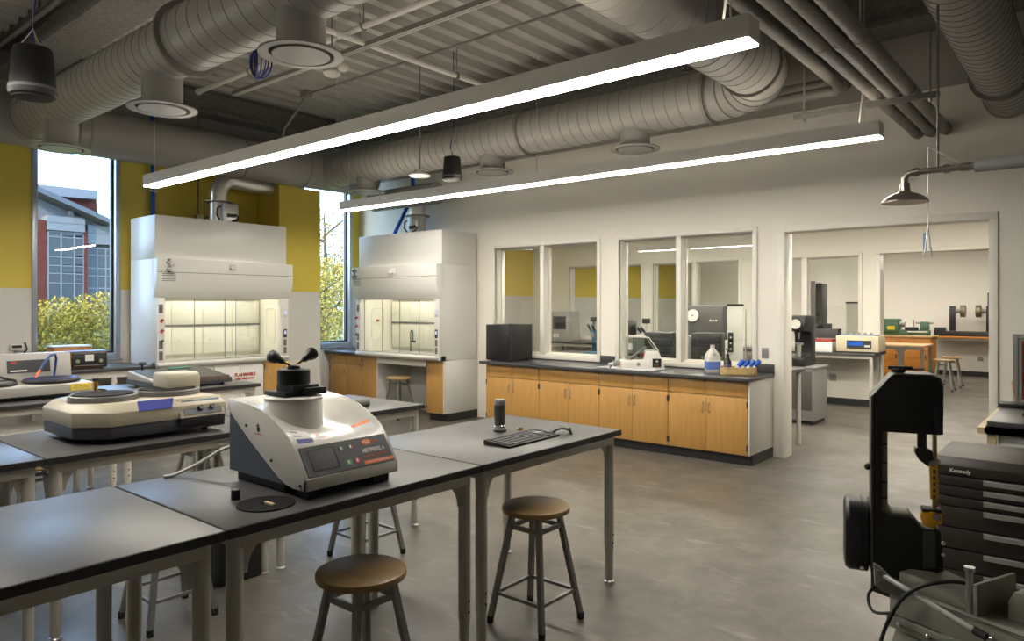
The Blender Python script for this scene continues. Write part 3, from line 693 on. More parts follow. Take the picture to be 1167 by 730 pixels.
# cabinet + worktop left of hood 2
cab_unit(.86, 'maple base cabinet in the corner under the narrow window', 'maple cabinets by the second fume cabinet', loc=(-9.93, 7.17, 0), D=.66)
t = thing('worktop', 'short dark worktop in the corner under the narrow window', 'worktop', (0,0,0))
B().box(X0+.005, -9.085, 7.10, Y1-.002, .878, .914).build('slab', M_epoxy, t, .003)
# ================================================================ FUME HOODS
M_sash = glassmat('sash glass', (.975,.985,.98))
M_plate = mat('bronze grey plate', (.17,.155,.14), .45, .3); M_nick = mat('nickel fitting', (.35,.34,.33), .25, .8)
M_hlamp = emit('hood lamp', (1, .96, .85), 20)
M_disp = emit('small lcd', (.05, .12, .5), .7)
def valve(b_parent, x, y, z, m):
    v = B(); v.cyl((x,y,z), (x,y-.03,z), .010, n=10)
    for a in (0.3, 1.35): v.bar((x-.026*math.cos(a), y-.034, z-.026*math.sin(a)), (x+.026*math.cos(a), y-.034, z+.026*math.sin(a)), .012)
    v.build('valve_knob', m, b_parent)
def hood(loc, rz, label, W_=1.86, D=.74, top=2.74, sink=False, mirror=False):
    t = thing('fume_hood', label, 'fume hood', loc, rz, 'white fume hoods')
    Z0, ZO, ZH, ZM, ZU = .876, .945, 1.76, 1.95, 2.25
    pw = .10
    b_ = B(); b_.box(.0, W_, .02, D, ZU, top); b_.build('upper_enclosure', M_hood, t, .004)
    for a in (0, W_-.02): B().box(a, a+.02, .0, D, Z0, ZU).build('side_panel', M_hood, t, .003)
    B().prism([(-.11, ZM), (-.11, ZU), (.0, ZU), (.0, ZH), (-.03, ZH)], 'x', -.025, W_+.025).build('sash_header', M_hood, t, .004)
    B().box(-.028, W_+.028, -.113, -.109, 2.075, 2.082).build('header_seam', M_seam, t)
    for k, a in enumerate((0, W_-pw)):
        po = B().box(a+.001, a+pw-.001, -.035, .10, Z0, ZH).build('corner_post', M_hood, t, .004)
    sl = B().prism([(-.06, Z0+.03), (-.06, Z0+.055), (-.02, ZO), (.10, ZO), (.10, Z0), (-.03, Z0)], 'x', -.0, W_).build('airfoil_sill', M_hood, t, .003)
    B().box(pw, W_-pw, .0, .02, ZO+.0, ZO+.012).build('sill_track', M_alu, t)
    # liner
    B().box(.02, W_-.02, .10, D-.02, Z0+.02, .935).build('work_surface', mat('hood work surface', (.42,.42,.40), .35), t)
    B().box(.02, W_-.02, D-.05, D-.02, .935, ZU).build('back_liner', M_hoodin, t)
    for a in (.02, W_-.035):
        sl = B().box(a, a+.015, .10, D-.05, .935, ZU).build('side_liner', M_hoodin, t)
    B().box(.02, W_-.02, .10, D-.05, ZU-.02, ZU-.005).build('roof_liner', M_hoodin, t)
    B().box(.25, W_-.25, .14, .24, ZU-.06, ZU-.03).build('hood_lamp', M_hlamp, t)
    bw = (W_-.12)/4
    for i in range(4):
        for z0, z1 in ((.99, 1.37), (1.40, 1.72), (1.75, 2.1)):
            bf = B().box(.06+i*bw+.003, .06+(i+1)*bw-.003, D-.09, D-.082, z0, z1).build('baffle_panel', M_hoodin, t, .001)
            if z0 < 1.74: B().cyl((.06+(i+.25)*bw, D-.09, (z0+z1)/2), (.06+(i+.25)*bw, D-.097, (z0+z1)/2), .008, n=8).build('baffle_screw', M_steel, bf)
    B().box(.06, W_-.06, D-.10, D-.075, 1.372, 1.398).build('baffle_slot', mat('slot shade', (.16,.16,.15), .6), t)
    # access panel outline on the side liners
    for a in (.036, W_-.0365):
        y0, y1, z0, z1 = .25, .50, 1.10, 1.62
        pts = [(y0,z1-.04),(y0+.04,z1),(y1-.04,z1),(y1,z1-.04),(y1,z0+.16),(y1-.02,z0+.12),(y1-.16,z0),(y0+.03,z0+.01),(y0,z0+.05),(y0,z1-.04)]
        B().tube([(a, p, q) for p, q in pts], .008, 5).build('access_panel_gasket', M_hood, t)
    # sash: horizontal sliding panes
    for i in range(4):
        x0 = pw+i*(W_-2*pw)/4; x1 = pw+(i+1)*(W_-2*pw)/4; yy = .045+.012*(i % 2)
        if (i == 3 and not mirror) or (mirror and i == 0): x0 = x0-.25 if i == 3 else x0; x1 = x1-.25 if i == 3 else x1
        p = B().box(x0+.004, x1+.02, yy, yy+.005, ZO+.012, ZH+.05).build('sash_pane', M_sash, t)
        B().box(x0+.002, x0+.008, yy-.001, yy+.007, ZO+.012, ZH+.05).build('pane_edge', mat('green glass edge', (.16,.24,.20), .3), p)
    B().box(pw, W_-pw, .03, .075, ZH-.012, ZH+.012).build('sash_rail', M_hood, t)
    # fittings on posts
    lp = 0 if not mirror else W_-pw; rp = W_-pw if not mirror else 0
    for z in (1.62, 1.17, 1.03): B().box(.022, .072, -.040, -.034, z-.055, z+.055).build('outlet_plate', M_plate, t, .002)
    for z, m in ((1.47, M_red), (1.34, M_red), (1.21, M_dkgreen)): valve(t, .048, -.036, z, m)
    xa = W_-.055
    d = B().box(xa-.025, xa+.025, -.042, -.034, 1.50, 1.60).build('airflow_monitor', M_alu, t, .002); B().box(xa-.012, xa+.018, -.045, -.0415, 1.53, 1.585).build('display', M_disp, d)
    d = B().box(xa-.025, xa+.025, -.042, -.034, 1.20, 1.32).build('control_keypad', M_black, t, .002); B().box(xa-.014, xa+.014, -.045, -.0415, 1.25, 1.30).build('display', M_disp, d)
    for z in (1.13, 1.02): B().box(xa-.022, xa+.022, -.040, -.034, z-.045, z+.045).build('outlet_plate', M_plate, t, .002)
    # bracket handle and vent grille
    B().prism([(-.11, 2.14), (-.11, 2.215), (-.165, 2.14)], 'x', W_*.5-.01, W_*.5+.07).build('sash_stop', M_white, t)
    g = B()
    for i in range(5): g.box(.03, .20, -.112+.0, -.108, 2.055-i*.022, 2.064-i*.022)
    g.build('vent_slots', M_seam, t)
    # cock valves at the left of the header
    for z in (2.20, 2.11):
        c = B(); c.cyl((.10,-.11,z), (.10,-.165,z), .022, n=12); c.cyl((.10,-.15,z-.03), (.10,-.15,z+.045), .017, n=12); c.bar((.07,-.17,z), (.15,-.17,z-.045), .017); c.build('gas_cock', M_nick, t)
    if sink:
        B().tube([(.62,.55,.935), (.62,.55,1.22)]+[(.62+.05*(1-math.cos(q)), .55-.02*(1-math.cos(q)), 1.22+.05*math.sin(q)) for q in [PI*i/8 for i in range(1,9)]]+[(.72,.51,1.12)], .010, 8).build('gooseneck_tap', M_dkgreen, t)
        B().cyl((.70,.505,1.10), (.78,.49,1.10), .018, n=10).build('tap_nozzle', M_black, t)
        B().cyl((.04,.35,1.42), (.085,.35,1.42), .018, n=10).build('red_valve', M_red, t)
    return t
M_dkgreen = mat('dark green enamel', (.015,.09,.045), .4)
h1 = hood((-9.12, 3.985, 0), PI/2, 'white fume hood on the left wall between the two tall windows', top=2.80)
h2 = hood((-9.07, 7.08, 0), 0, 'white fume hood against the window wall beside the narrow window', sink=True, mirror=True)
# base units under hood 1
def white_unit(loc, rz, W_, label, txt=False):
    t = thing('base_cabinet', label, 'cabinet', loc, rz, 'white base cabinets under the fume hood')
    B().box(.002, W_-.002, .02, .62, .10, .872).build('carcass', M_cabw, t); B().box(.0, W_, .08, .10, 0, .10).build('toe_kick', M_toe, t)
    for c in range(2):
        d = B().box(c*W_/2+.003, (c+1)*W_/2-.003, 0, .02, .11, .83).build('door', M_hood, t, .002)
        hx = W_/2-.04 if c == 0 else W_/2+.04
        B().cyl((hx,0,.72), (hx,-.012,.72), .012, n=10).build('lock', M_steel, d)
        B().tube([(hx+.05*(1 if c else -1), 0, .70), (hx+.05*(1 if c else -1), -.02, .69), (hx+.05*(1 if c else -1), -.02, .62), (hx+.05*(1 if c else -1), 0, .61)], .005, 6).build('handle', M_steel, d)
    if txt:
        text('FLAMMABLE', .060, M_red, t, (W_*.5+.08, -.0015, .71), (PI/2, 0, 0), bold=.003, sx=.95)
        text('KEEP FIRE AWAY', .038, M_red, t, (W_*.5+.08, -.0015, .655), (PI/2, 0, 0), bold=.002)
    return t
white_unit((-9.12, 4.02, 0), PI/2, .72, 'white base cabinet under the left half of the first fume hood')
white_unit((-9.12, 4.75, 0), PI/2, .72, 'white flammables cabinet with red lettering under the first fume hood', True)
cab_unit(.36, 'narrow maple cabinet at the right end below the first fume hood', 'narrow maple cabinets below the fume hoods', loc=(-9.12, 5.48, 0), rz=PI/2, cols=1, drawers=False, D=.62)
# base under hood 2
cab_unit(.36, 'narrow maple cabinet left of the knee space below the second fume hood', 'narrow maple cabinets below the fume hoods', loc=(-9.05, 7.14, 0), cols=1, drawers=False, D=.66)
cab_unit(.34, 'narrow maple cabinet right of the knee space below the second fume hood', 'narrow maple cabinets below the fume hoods', loc=(-7.57, 7.14, 0), cols=1, drawers=False, D=.66)
t = thing('knee_space_frame', 'white panelled knee space under the second fume hood', 'panel', (0,0,0))
B().box(-8.68, -7.58, Y1-.04, Y1-.02, .0, .872).build('back_panel', M_cabw, t)
B().box(-8.69, -8.66, 7.14, Y1-.04, .0, .872).build('side_panel', M_cabw, t)
B().box(-8.66, -7.58, 7.15, 7.17, .77, .872).build('apron', M_cabw, t)
ep = thing('end_panel', 'white end panel on the right side of the second fume hood base', 'panel', (0,0,0))
B().box(-7.228, -7.21, 7.14, Y1-.002, .115, .872).build('panel', M_cabw, ep, .001); B().box(-7.2285, -7.215, 7.2, Y1-.002, 0, .113).build('toe_kick', M_toe, ep)
# exhaust collars and dampers on top of hoods
M_silver = mat('galvanised foil duct', (.75,.73,.69), .3, .85, bump=.5, bscale=8)
def stack(loc, rz, pts, label, box=True):
    t = thing('exhaust_stack', label, 'exhaust duct', loc, rz, 'silver exhaust stacks')
    B().cyl((0,0,0), (0,0,.30), .125, n=30).build('collar', M_alu, t)
    B().ring((0,0,.29), .12, .19, .012, 'z', 30).build('collar_flange', M_stool, t)
    B().tube([(0,0,.30)]+pts, .12, 24).build('flex_duct', M_silver, t, ang=60)
    b_ = B().box(-.02, .20, -.185, -.125, .02, .27).build('control_box', M_alu, t, .006)
    B().box(.03, .15, -.20, -.186, .08, .13).build('actuator', M_black, b_)
    B().tube([(-.05,-.15,.22), (-.10,-.17,.20), (-.11,-.17,.1), (-.06,-.15,.04)], .012, 6).build('control_hose', M_black, t)
    B().tube([(.1,-.2,.03), (.16,-.21,.0+.04), (.20,-.19,.09), (.14,-.19,.13)], .012, 6).build('control_hose', M_black, t)
    return t
stack((-9.5, 5.0, 2.80), PI/2, [(0,0,.42), (.03,0,.52), (.10,0,.60), (.20,.02,.64), (.5,.05,.62), (.85,.1,.62)], 'silver exhaust elbow and control box on top of the first fume hood')
stack((-8.15, 7.50, 2.74), 0, [(0,0,.45), (0,0,.62)], 'silver exhaust collar and control box on top of the second fume hood')
t = thing('blue_pipe', 'vertical blue pipe behind the first fume hood', 'pipe', (-9.93, 4.30, 2.0)); B().cyl((0,0,0), (0,0,2.7), .028, n=12).build('pipe_run', M_blue, t); B().box(-.07,.04,-.06,.06,1.2,1.22).build('pipe_clamp', M_steel, t)
t = thing('conduit', 'thin grey conduit and box on the yellow wall behind the first hood', 'conduit', (-9.97, 4.95, 2.0)); B().cyl((0,0,.95), (0,0,2.7), .012, n=8).build('tube', M_pipe, t); B().box(-.02,.05,-.05,.05,.84,.96).build('junction_box', M_alu, t, .004)
B().tube([(.03,.05,.9), (.15,.15,.95), (.3,.2,1.0), (.35,.2,1.0)], .012, 6).build('flexible_conduit', M_pipe, t)
t = thing('blue_pipe', 'slanting blue pipe above the second fume hood', 'pipe', (-8.75, 7.55, 2.74)); B().tube([(0,0,0), (0,0,.06), (.42,0,.62), (.44,0,.72), (.44,0,1.9)], .03, 10).build('pipe_run', M_blue, t)
t = thing('wall_gauge', 'small black and white gauge on the white wall left of the tall window', 'gauge', (X0, 2.74, 1.1)); B().box(0,.03,-.07,.07,.02,.10).build('case', M_white, t, .01); B().box(.03,.035,-.05,.05,.055,.085).build('display', M_black, t); B().sphere((.03,.0,-.03), .045, 12).build('knob', M_greyp, t); B().tube([(.03,.08,.12),(.05,.1,.04),(.03,.04,-.06)], .01, 6).build('hose', M_dark, t)
# ================================================================ MOUNTING PRESS
M_shell = mat('gloss white shell', (.62,.605,.56), .2)
M_slate = mat('slate blue grey panel', (.055,.065,.085), .45)
pr_ = thing('mounting_press', 'white mounting press with charcoal control panel and black clamp on top', 'press', (-2.62, 1.805, .914))
HW = .2285
xs = [.286, .2055, .178, .13, .08, .03, -.03, -.10, -.17, -.23, -.29]
hs = [.080, .195, .226, .255, .280, .301, .318, .331, .338, .342, .345]
hm = [.080, .195, .213, .224, .235, .248, .265, .287, .312, .332, .343]
b_ = B(); n = 20; vs_ = []; fs_ = []
for i, x in enumerate(xs):
    for j in range(n+1):
        t_ = -1+2*j/n; w_ = min(1, abs(t_)/.96)**2.0
        vs_.append((x, t_*HW, hm[i]+(hs[i]-hm[i])*w_))
for i in range(len(xs)-1):
    for j in range(n): fs_.append((i*(n+1)+j, i*(n+1)+j+1, (i+1)*(n+1)+j+1, (i+1)*(n+1)+j))
b_.add(vs_, fs_); b_.build('top_shell', M_shell, pr_, ang=50)
low = [(.286,.036), (.20,.036), (.15,.044), (.10,.062), (.04,.095), (-.03,.135), (-.10,.175), (-.18,.225), (-.24,.265), (-.29,.30)]
for s in (-1, 1): B().prism(list(zip(xs, hs))+[(x, z) for x, z in reversed(low)], 'y', s*HW, s*(HW-.008)).build('side_cheek', M_shell, pr_, .002)
B().box(.27, .286, -HW, HW, .036, .081).build('front_lip', M_shell, pr_, .002)
B().prism([(.27,.04), (.20,.04), (-.287,.04), (-.287,.32), (-.20,.27), (-.1,.24), (.0,.2), (.19,.19), (.268,.075)], 'y', -HW+.006, HW-.006).build('lower_casing', M_slate, pr_)
B().prism([(.18,.03), (-.26,.03), (-.26,.0), (.18,.0)], 'y', -.20, -.16).build('rubber_foot', M_dark, pr_)
B().box(.10, .26, .12, .20, 0, .036).build('rubber_foot', M_dark, pr_); B().box(.10, .26, -.20, -.15, 0, .036).build('rubber_foot', M_dark, pr_); B().box(-.27, .20, -.15, .17, .012, .04).build('base_plate', M_dark, pr_)
B().lathe([(.15,.20), (.128,.225), (.121,.25), (.119,.345), (.115,.352), (0,.352)], (-.03, -.075, 0), 'z', 44).build('mould_column', M_shell, pr_)
B().lathe([(.119,.348), (.121,.36), (.115,.364), (0,.366)], (-.03, -.075, 0), 'z', 44).build('column_cap', M_shell, pr_)
ch = B().box(-.135, .02, -.15, .02, .366, .385).build('clamp_base', M_blackm, pr_, .003)
B().box(-.09, .03, -.12, .01, .385, .412).build('clamp_slide', M_blackm, pr_, .003)
B().box(-.03, .055, -.07, .03, .372, .40).build('clamp_stop', M_blackm, pr_, .003)
B().lathe([(0,.412), (.068,.412), (.068,.470), (.063,.476), (0,.476)], (-.045, -.065, 0), 'z', 32).build('closure_knob', M_blackm, pr_)
B().lathe([(.028,.476), (.026,.488), (.014,.494), (0,.494)], (-.045, -.065, 0), 'z', 20).build('knob_boss', M_black, pr_)
for dy, dx, nm in ((-.085, -.01, 'a'), (.078, .0, 'b')):
    p0 = Vector((-.045, -.065, .484)); p1 = p0+Vector((dx, dy, .045))
    lv = B().cyl(p0, p1, .0055, n=10).build('lever', M_gold, pr_)
    d_ = (p1-p0).normalized()
    B().tube([p0+d_*.05, p0+d_*.058, p0+d_*.075, p0+d_*.088, p0+d_*.105, p0+d_*.118, p0+d_*.126, p0+d_*.1275], [.007,.013,.016,.024,.0285,.025,.014,.002], 16).build('ball_grip', M_black, lv)
for x, z in ((.25,.055), (.05,.125), (-.14,.245)): B().sphere((x, -HW-.001, z), .006, 8).build('side_screw', M_dark, pr_)
B().lathe([(0,-.001), (.010,-.001), (.010,.002), (0,.002)], (-.05, -HW, .24), 'y', 14).build('drop_mark', M_black, pr_)
B().tube([(-.05,-HW-.001,.262), (-.05,-HW-.001,.252)], [.001,.009], 10).build('drop_mark', M_black, pr_)
B().box(-.08, -.02, -HW-.0008, -HW, .218, .221).build('red_caption', M_red, pr_)
# front panel, laid on the slope
PX, PY, PZ = Vector((0,1,0)), Vector((-.5736,0,.8192)), Vector((.8192,0,.5736))
P0 = Vector((.2815, 0, .088))
RP = Matrix((PX, PY, PZ)).transposed().to_euler()
def pp(a, v, d=0): return P0+PX*a+PY*v+PZ*d
def plate(a0, a1, v0, v1, d0, d1, name, m, par=pr_):
    c = [pp(a, v, d) for d in (d0, d1) for a, v in ((a0,v0),(a1,v0),(a1,v1),(a0,v1))]
    return B().add(c, [(0,3,2,1),(4,5,6,7),(0,1,5,4),(1,2,6,5),(2,3,7,6),(3,0,4,7)]).build(name, m, par)
cp = plate(-.213, .213, -.002, .124, -.002, .003, 'control_panel', M_panel)
plate(-.182, -.062, .018, .108, .003, .0045, 'screen', M_screen, cp); plate(-.185, -.059, .105, .110, .003, .0065, 'screen_bezel', M_black, cp); plate(-.062, -.058, .018, .110, .003, .0065, 'screen_bezel', M_black, cp)
for a, v, m in ((-.025,.092,M_green), (.022,.092,M_red), (-.012,.028,M_green), (.030,.028,M_red)):
    k_ = plate(a-.013, a+.013, v-.011, v+.011, .003, .0045, 'button', m if v < .05 else M_panel, cp)
    plate(a-.006, a+.002, v-.006, v+.007, .0045, .005, 'button_symbol', M_label, k_)
    if v > .05: plate(a+.001, a+.010, v-.008, v+.004, .0045, .0052, 'button_symbol', m, k_)
b_ = B(); c_ = pp(.105, .100, .003); ring = [c_+PX*.026*math.cos(2*PI*i/24)+PY*.014*math.sin(2*PI*i/24) for i in range(24)]
b_.add(ring+[p+PZ*.0012 for p in ring], [tuple(range(23,-1,-1)), tuple(range(24,48))]+[(i,(i+1)%24,24+(i+1)%24,24+i) for i in range(24)]); b_.build('logo_oval', M_orange, cp)
text('Met', .022, M_label, cp, pp(.103, .100, .0046), RP, .0004, name='lettering'); text('Lab', .020, M_orange, cp, pp(.150, .100, .0036), RP, .0004)
text('METPRESS A', .0255, M_label, cp, pp(.128, .062, .0036), RP, .0005, bold=.0006, sx=.86)
text('AUTOMATIC MOUNTING PRESS', .0105, M_orange, cp, pp(.128, .037, .0036), RP, .0004, sx=.88)
plate(.058, .212, .004, .019, .003, .004, 'orange_stripe', M_orange, cp); plate(.075, .19, .0105, .0125, .004, .0045, 'stripe_caption', M_label, cp)
# stickers on the shell (thin, following the gentle slope just behind the panel)
def sticker(x0, x1, y0, y1, m, name, dz=.0):
    def h(x, y):
        for i in range(len(xs)-1):
            if xs[i] >= x >= xs[i+1]:
                f = (xs[i]-x)/(xs[i]-xs[i+1]); t_ = min(1, abs(y)/HW/.96)**2.0
                a = hm[i]+(hm[i+1]-hm[i])*f; c = hs[i]+(hs[i+1]-hs[i])*f; return a+(c-a)*t_+.0015+dz
    N = 6; v = []; f = []
    for i in range(N+1):
        for j in range(N+1):
            x = x0+(x1-x0)*i/N; y = y0+(y1-y0)*j/N; v.append((x, y, h(x, y)))
    for i in range(N):
        for j in range(N): f.append((i*(N+1)+j, i*(N+1)+j+1, (i+1)*(N+1)+j+1, (i+1)*(N+1)+j))
    return B().add(v, f).build(name, m, pr_)
M_bluep = mat('blue print', (.02,.03,.22), .5)
sticker(.203, .130, -.208, -.125, M_label, 'rating_sticker'); sticker(.198, .182, -.204, -.129, M_bluep, 'sticker_print', .0006); sticker(.170, .163, -.204, -.165, M_bluep, 'sticker_print', .0006); sticker(.145, .138, -.204, -.170, M_bluep, 'sticker_print', .0006)
sticker(.165, .155, -.10, -.08, M_orange, 'maker_sticker', .0004); sticker(.180, .176, -.11, -.05, M_orange, 'maker_sticker', .0004)
sticker(.202, .145, .095, .19, M_label, 'warning_sticker'); sticker(.150, .132, .095, .19, M_orange, 'sticker_print', .0006)
B().tube([(-.29,-.145,.13), (-.34,-.155,.135), (-.41,-.205,.10), (-.47,-.285,.04), (-.505,-.365,.007), (-.506,-.405,.007)], .007, 8).build('power_cable', M_label, pr_)
# disc, plug, cork piece
t = thing('polishing_disc', 'flat black disc with a centre hole lying in front of the press', 'disc', (-2.42, 1.462, .914)); B().ring((0,0,0), .014, .106, .005, 'z', 44).build('disc', mat('dull black felt', (.012,.011,.010), .85, spec=.2), t)
tag(B().box(-2.425, -2.368, 1.455, 1.468, .9195, .926).build('cork_strip', mat('pale cream wood', (.62,.50,.30), .6)), 'small pale wooden strip lying on the black disc', 'strip')
t = thing('sample_mount', 'small black cylindrical sample beside the black disc', 'sample', (-2.575, 1.425, .914)); B().lathe([(0,0), (.017,0), (.017,.036), (.016,.038), (0,.038)], (0,0,0), 'z', 24).build('body', M_black, t); B().lathe([(0,.038), (.012,.038), (0,.0385)], (0,0,0), 'z', 20).build('polished_face', M_greyp, t)
# ================================================================ KEYBOARD ETC
kb = thing('keyboard', 'black computer keyboard on the front table', 'keyboard', (-2.485, 3.07, .914), math.radians(1.5))
B().prism([(-.09,.0), (.09,.0), (.092,.008), (.09,.012), (-.085,.026), (-.092,.02)], 'y', -.225, .225).build('case', M_black, kb, .002)
kk = B()
for r in range(5):
    x = -.065+r*.032
    for c in range(21):
        if c in (15, 19) : continue
        y = -.205+c*.0205; z = .024-(x+.085)*.08
        kk.box(x-.013, x+.013, y-.0088, y+.0088, z, z+.006)
kk.build('keycaps', M_panel, kb)['kind'] = 'stuff'
B().box(-.07, .02, .115, .175, .0225, .0255).build('silver_label', M_greyp, kb)
ms = thing('computer_mouse', 'black arched computer mouse beside the keyboard', 'mouse', (-2.43, 3.36, .914), math.radians(48))
pts = [(-.065,.0), (-.06,.018), (-.04,.034), (-.01,.043), (.02,.042), (.045,.032), (.06,.014), (.066,.0), (.058,.0), (.05,.012), (.03,.026), (0,.032), (-.03,.025), (-.05,.010), (-.055,0)]
B().prism(pts, 'y', -.029, .029).build('shell', M_black, ms, .004, 2, 60); B().lathe([(0,-.004), (.010,-.004), (.010,.004), (0,.004)], (.048, 0, .030), 'y', 14).build('scroll_wheel', M_greyp, ms)
cn = thing('canister', 'slim dark metal canister with bright base standing on the front table', 'canister', (-2.77, 3.21, .914))
B().lathe([(0,0), (.041,0), (.041,.008), (.034,.012)], (0,0,0), 'z', 32).build('base', M_black, cn)
B().lathe([(.034,.012), (.035,.03), (.033,.034), (.033,.155)], (0,0,0), 'z', 32).build('body', mat('gunmetal', (.10,.10,.095), .35, .7), cn)
B().lathe([(.0345,.155), (.0345,.178), (.030,.188), (0,.190)], (0,0,0), 'z', 32).build('lid', M_greyp, cn); B().lathe([(.0352,.010), (.0352,.034), (.0335,.036)], (0,0,0), 'z', 32).build('base_ring', M_chrome, cn)
B().prism(arc(0, 0, .0345, 150, 235, 8)+list(reversed(arc(0, 0, .0325, 150, 235, 8))), 'z', .06, .165).build('label_strip', M_chrome, cn)
t = thing('brass_ring', 'small brass ring on the front table beside the canister', 'ring', (-2.69, 3.305, .914)); B().ring((0,0,0), .015, .019, .013, 'z', 28).build('ring', M_gold, t)
# ================================================================ BEIGE TWO WHEEL GRINDER
g1 = thing('two_wheel_grinder', 'beige two-wheel grinder with black base and blue tape on the second table row', 'grinder', (-4.41, 1.81, .914))
def octo(hx, y0, y1, ch): return [(-hx+ch*.6,y0), (hx-ch,y0), (hx,y0+ch), (hx,y1), (-hx,y1), (-hx,y0+ch*.6)]
B().prism(octo(.33, -.40, .38, .14), 'z', .03, .095).build('base', mat('charcoal base', (.03,.03,.036), .5), g1, .006)
lo = octo(.335, -.405, .385, .14); hi = octo(.285, -.355, .345, .12)
v = [(x, y, .095) for x, y in lo]+[(x, y, .170) for x, y in lo]+[(x, y, .212) for x, y in hi]
f = [tuple(range(5,-1,-1)), tuple(range(12,18))]+[(i,(i+1)%6,6+(i+1)%6,6+i) for i in range(6)]+[(6+i,6+(i+1)%6,12+(i+1)%6,12+i) for i in range(6)]
B().add(v, f).build('housing', M_beige, g1, .005)
M_bowl = mat('grey bowl rim', (.11,.107,.10), .4); M_felt = mat('dull black felt', (.012,.011,.010), .85, spec=.2)
for y in (-.185, .175):
    bw_ = B().lathe([(.0,.215), (.155,.215), (.162,.243), (.169,.245), (.176,.240), (.179,.212)], (.03,y,0), 'z', 44).build('bowl_rim', M_bowl, g1)
    B().lathe([(0,.222), (.15,.222), (.152,.244), (.15,.249), (0,.249)], (.03,y,0), 'z', 44).build('grinding_wheel', M_felt, bw_)
    tp_ = B().cyl((-.17,y+.03,.21), (-.17,y+.03,.30), .013, n=12).build('water_tap', M_gold, g1); B().cyl((-.17,y+.03,.25), (-.10,y+.06,.25), .007, n=8).build('spout', M_chrome, tp_); B().cyl((-.17,y+.03,.30), (-.17,y+.03,.315), .017, n=10).build('tap_cap', M_dark, tp_)
B().prism([(-.13,.21), (.08,.21), (.08,.31), (.065,.335), (-.115,.335), (-.13,.31)], 'y', .15, .355).build('splash_cover', M_beige, g1, .014, 3)
cpn = B().add([(.336,.10,.10),(.336,.37,.10),(.285,.37,.205),(.285,.10,.205),(.355,.10,.10),(.355,.37,.10),(.30,.37,.21),(.30,.10,.21)], [(0,3,2,1),(4,5,6,7),(0,1,5,4),(1,2,6,5),(2,3,7,6),(3,0,4,7)]).build('control_box', M_beige, g1, .004)
def gp(a, v, d): return Vector((.355, a, .10))+Vector((-.447,0,.894))*v+Vector((.894,0,.447))*d
def gplate(a0,a1,v0,v1,d0,d1,name,m,par):
    c = [gp(a, v, d) for d in (d0, d1) for a, v in ((a0,v0),(a1,v0),(a1,v1),(a0,v1))]
    return B().add(c, [(0,3,2,1),(4,5,6,7),(0,1,5,4),(1,2,6,5),(2,3,7,6),(3,0,4,7)]).build(name, m, par)
cf = gplate(.125, .35, .015, .105, 0, .003, 'control_face', mat('grey blue face', (.07,.085,.10), .45), cpn)
gplate(.22, .34, .085, .10, .003, .004, 'blue_caption', mat('cyan print', (.05,.22,.42), .5), cpn)
for a in (.225, .295): B().cyl(gp(a,.05,.003), gp(a,.05,.022), .017, .014, n=14).build('dial', M_black, cpn)
tpe = B().add([(.3375,-.12,.165),(.3375,.06,.165),(.288,.09,.2135),(.288,-.11,.2135),(.340,-.12,.167),(.340,.06,.167),(.290,.09,.2155),(.290,-.11,.2155)], [(0,3,2,1),(4,5,6,7),(0,1,5,4),(1,2,6,5),(2,3,7,6),(3,0,4,7)]).build('blue_tape', mat('blue tape', (.008,.018,.20), .7), g1)
for x in (-.25, .22):
    for y in (-.30, .31): B().cyl((x,y,0), (x,y,.03), .018, n=12).build('rubber_foot', M_dark, g1)
B().box(.30, .352, .10, .37, .055, .098).build('control_base', M_black, g1, .006)
# ================================================================ GREY POLISHER (third row)
g2 = thing('polishing_machine', 'light grey two-wheel polisher with upright console at the left edge', 'polisher', (-6.74, 1.85, .914))
B().prism([(-.30,.035), (.27,.035), (.27,.105), (.255,.118), (-.30,.118)], 'y', -.47, .47).build('housing', M_machg, g2, .006)
B().prism([(-.30,.118), (-.15,.118), (-.19,.345), (-.30,.345)], 'y', -.47, .45).build('console', M_machg, g2, .006)
def cplate(a0,a1,v0,v1,d0,d1,name,m,par):
    O = Vector((-.15, 0, .118)); U = Vector((-.1736,0,.985)); N_ = Vector((.985,0,.1736))
    c = [O+Vector((0,a,0))+U*v+N_*d for d in (d0, d1) for a, v in ((a0,v0),(a1,v0),(a1,v1),(a0,v1))]
    return B().add(c, [(0,3,2,1),(4,5,6,7),(0,1,5,4),(1,2,6,5),(2,3,7,6),(3,0,4,7)]).build(name, m, par)
pn = cplate(-.02, .29, .07, .175, 0, .004, 'console_panel', M_panel, g2); cplate(.005, .045, .15, .168, .004, .006, 'red_logo', M_red, pn); cplate(.0, .12, .082, .094, .004, .006, 'name_caption', M_label, pn); cplate(-.40, -.17, .12, .165, 0, .003, 'rating_plate', M_label, g2)
for y in (-.22, .23):
    w2 = B().lathe([(.0,.118), (.19,.118), (.205,.124), (.205,.138), (.19,.150), (.14,.152), (0,.150)], (.06,y,0), 'z', 44).build('wheel_bowl', M_blackm, g2); B().ring((.06,y,.150), .15, .185, .004, 'z', 44).build('bowl_rim', M_bluec if y > 0 else M_greyp, w2)
B().tube([(-.12,.30,.12), (-.12,.315,.23), (-.10,.315,.30), (-.05,.29,.335), (.0,.24,.33), (.05,.18,.28), (.08,.14,.22)], .010, 8).build('water_hose', mat('blue hose', (.02,.06,.20), .45), g2)
B().tube([(.08,.14,.22), (.11,.10,.165)], [.010,.007], 8).build('orange_nozzle', M_orange, g2)
B().tube([(-.10,-.16,.13), (.0,-.14,.19), (.1,-.1,.17), (.16,-.05,.155)], .010, 8).build('black_hose', M_dark, g2)
yl = B().box(.270, .2715, .30, .455, .055, .105).build('caution_label', M_ylw, g2)
for z in (.065, .075, .085): B().box(.2715, .272, .32, .44, z, z+.003).build('label_line', M_greyp, yl)
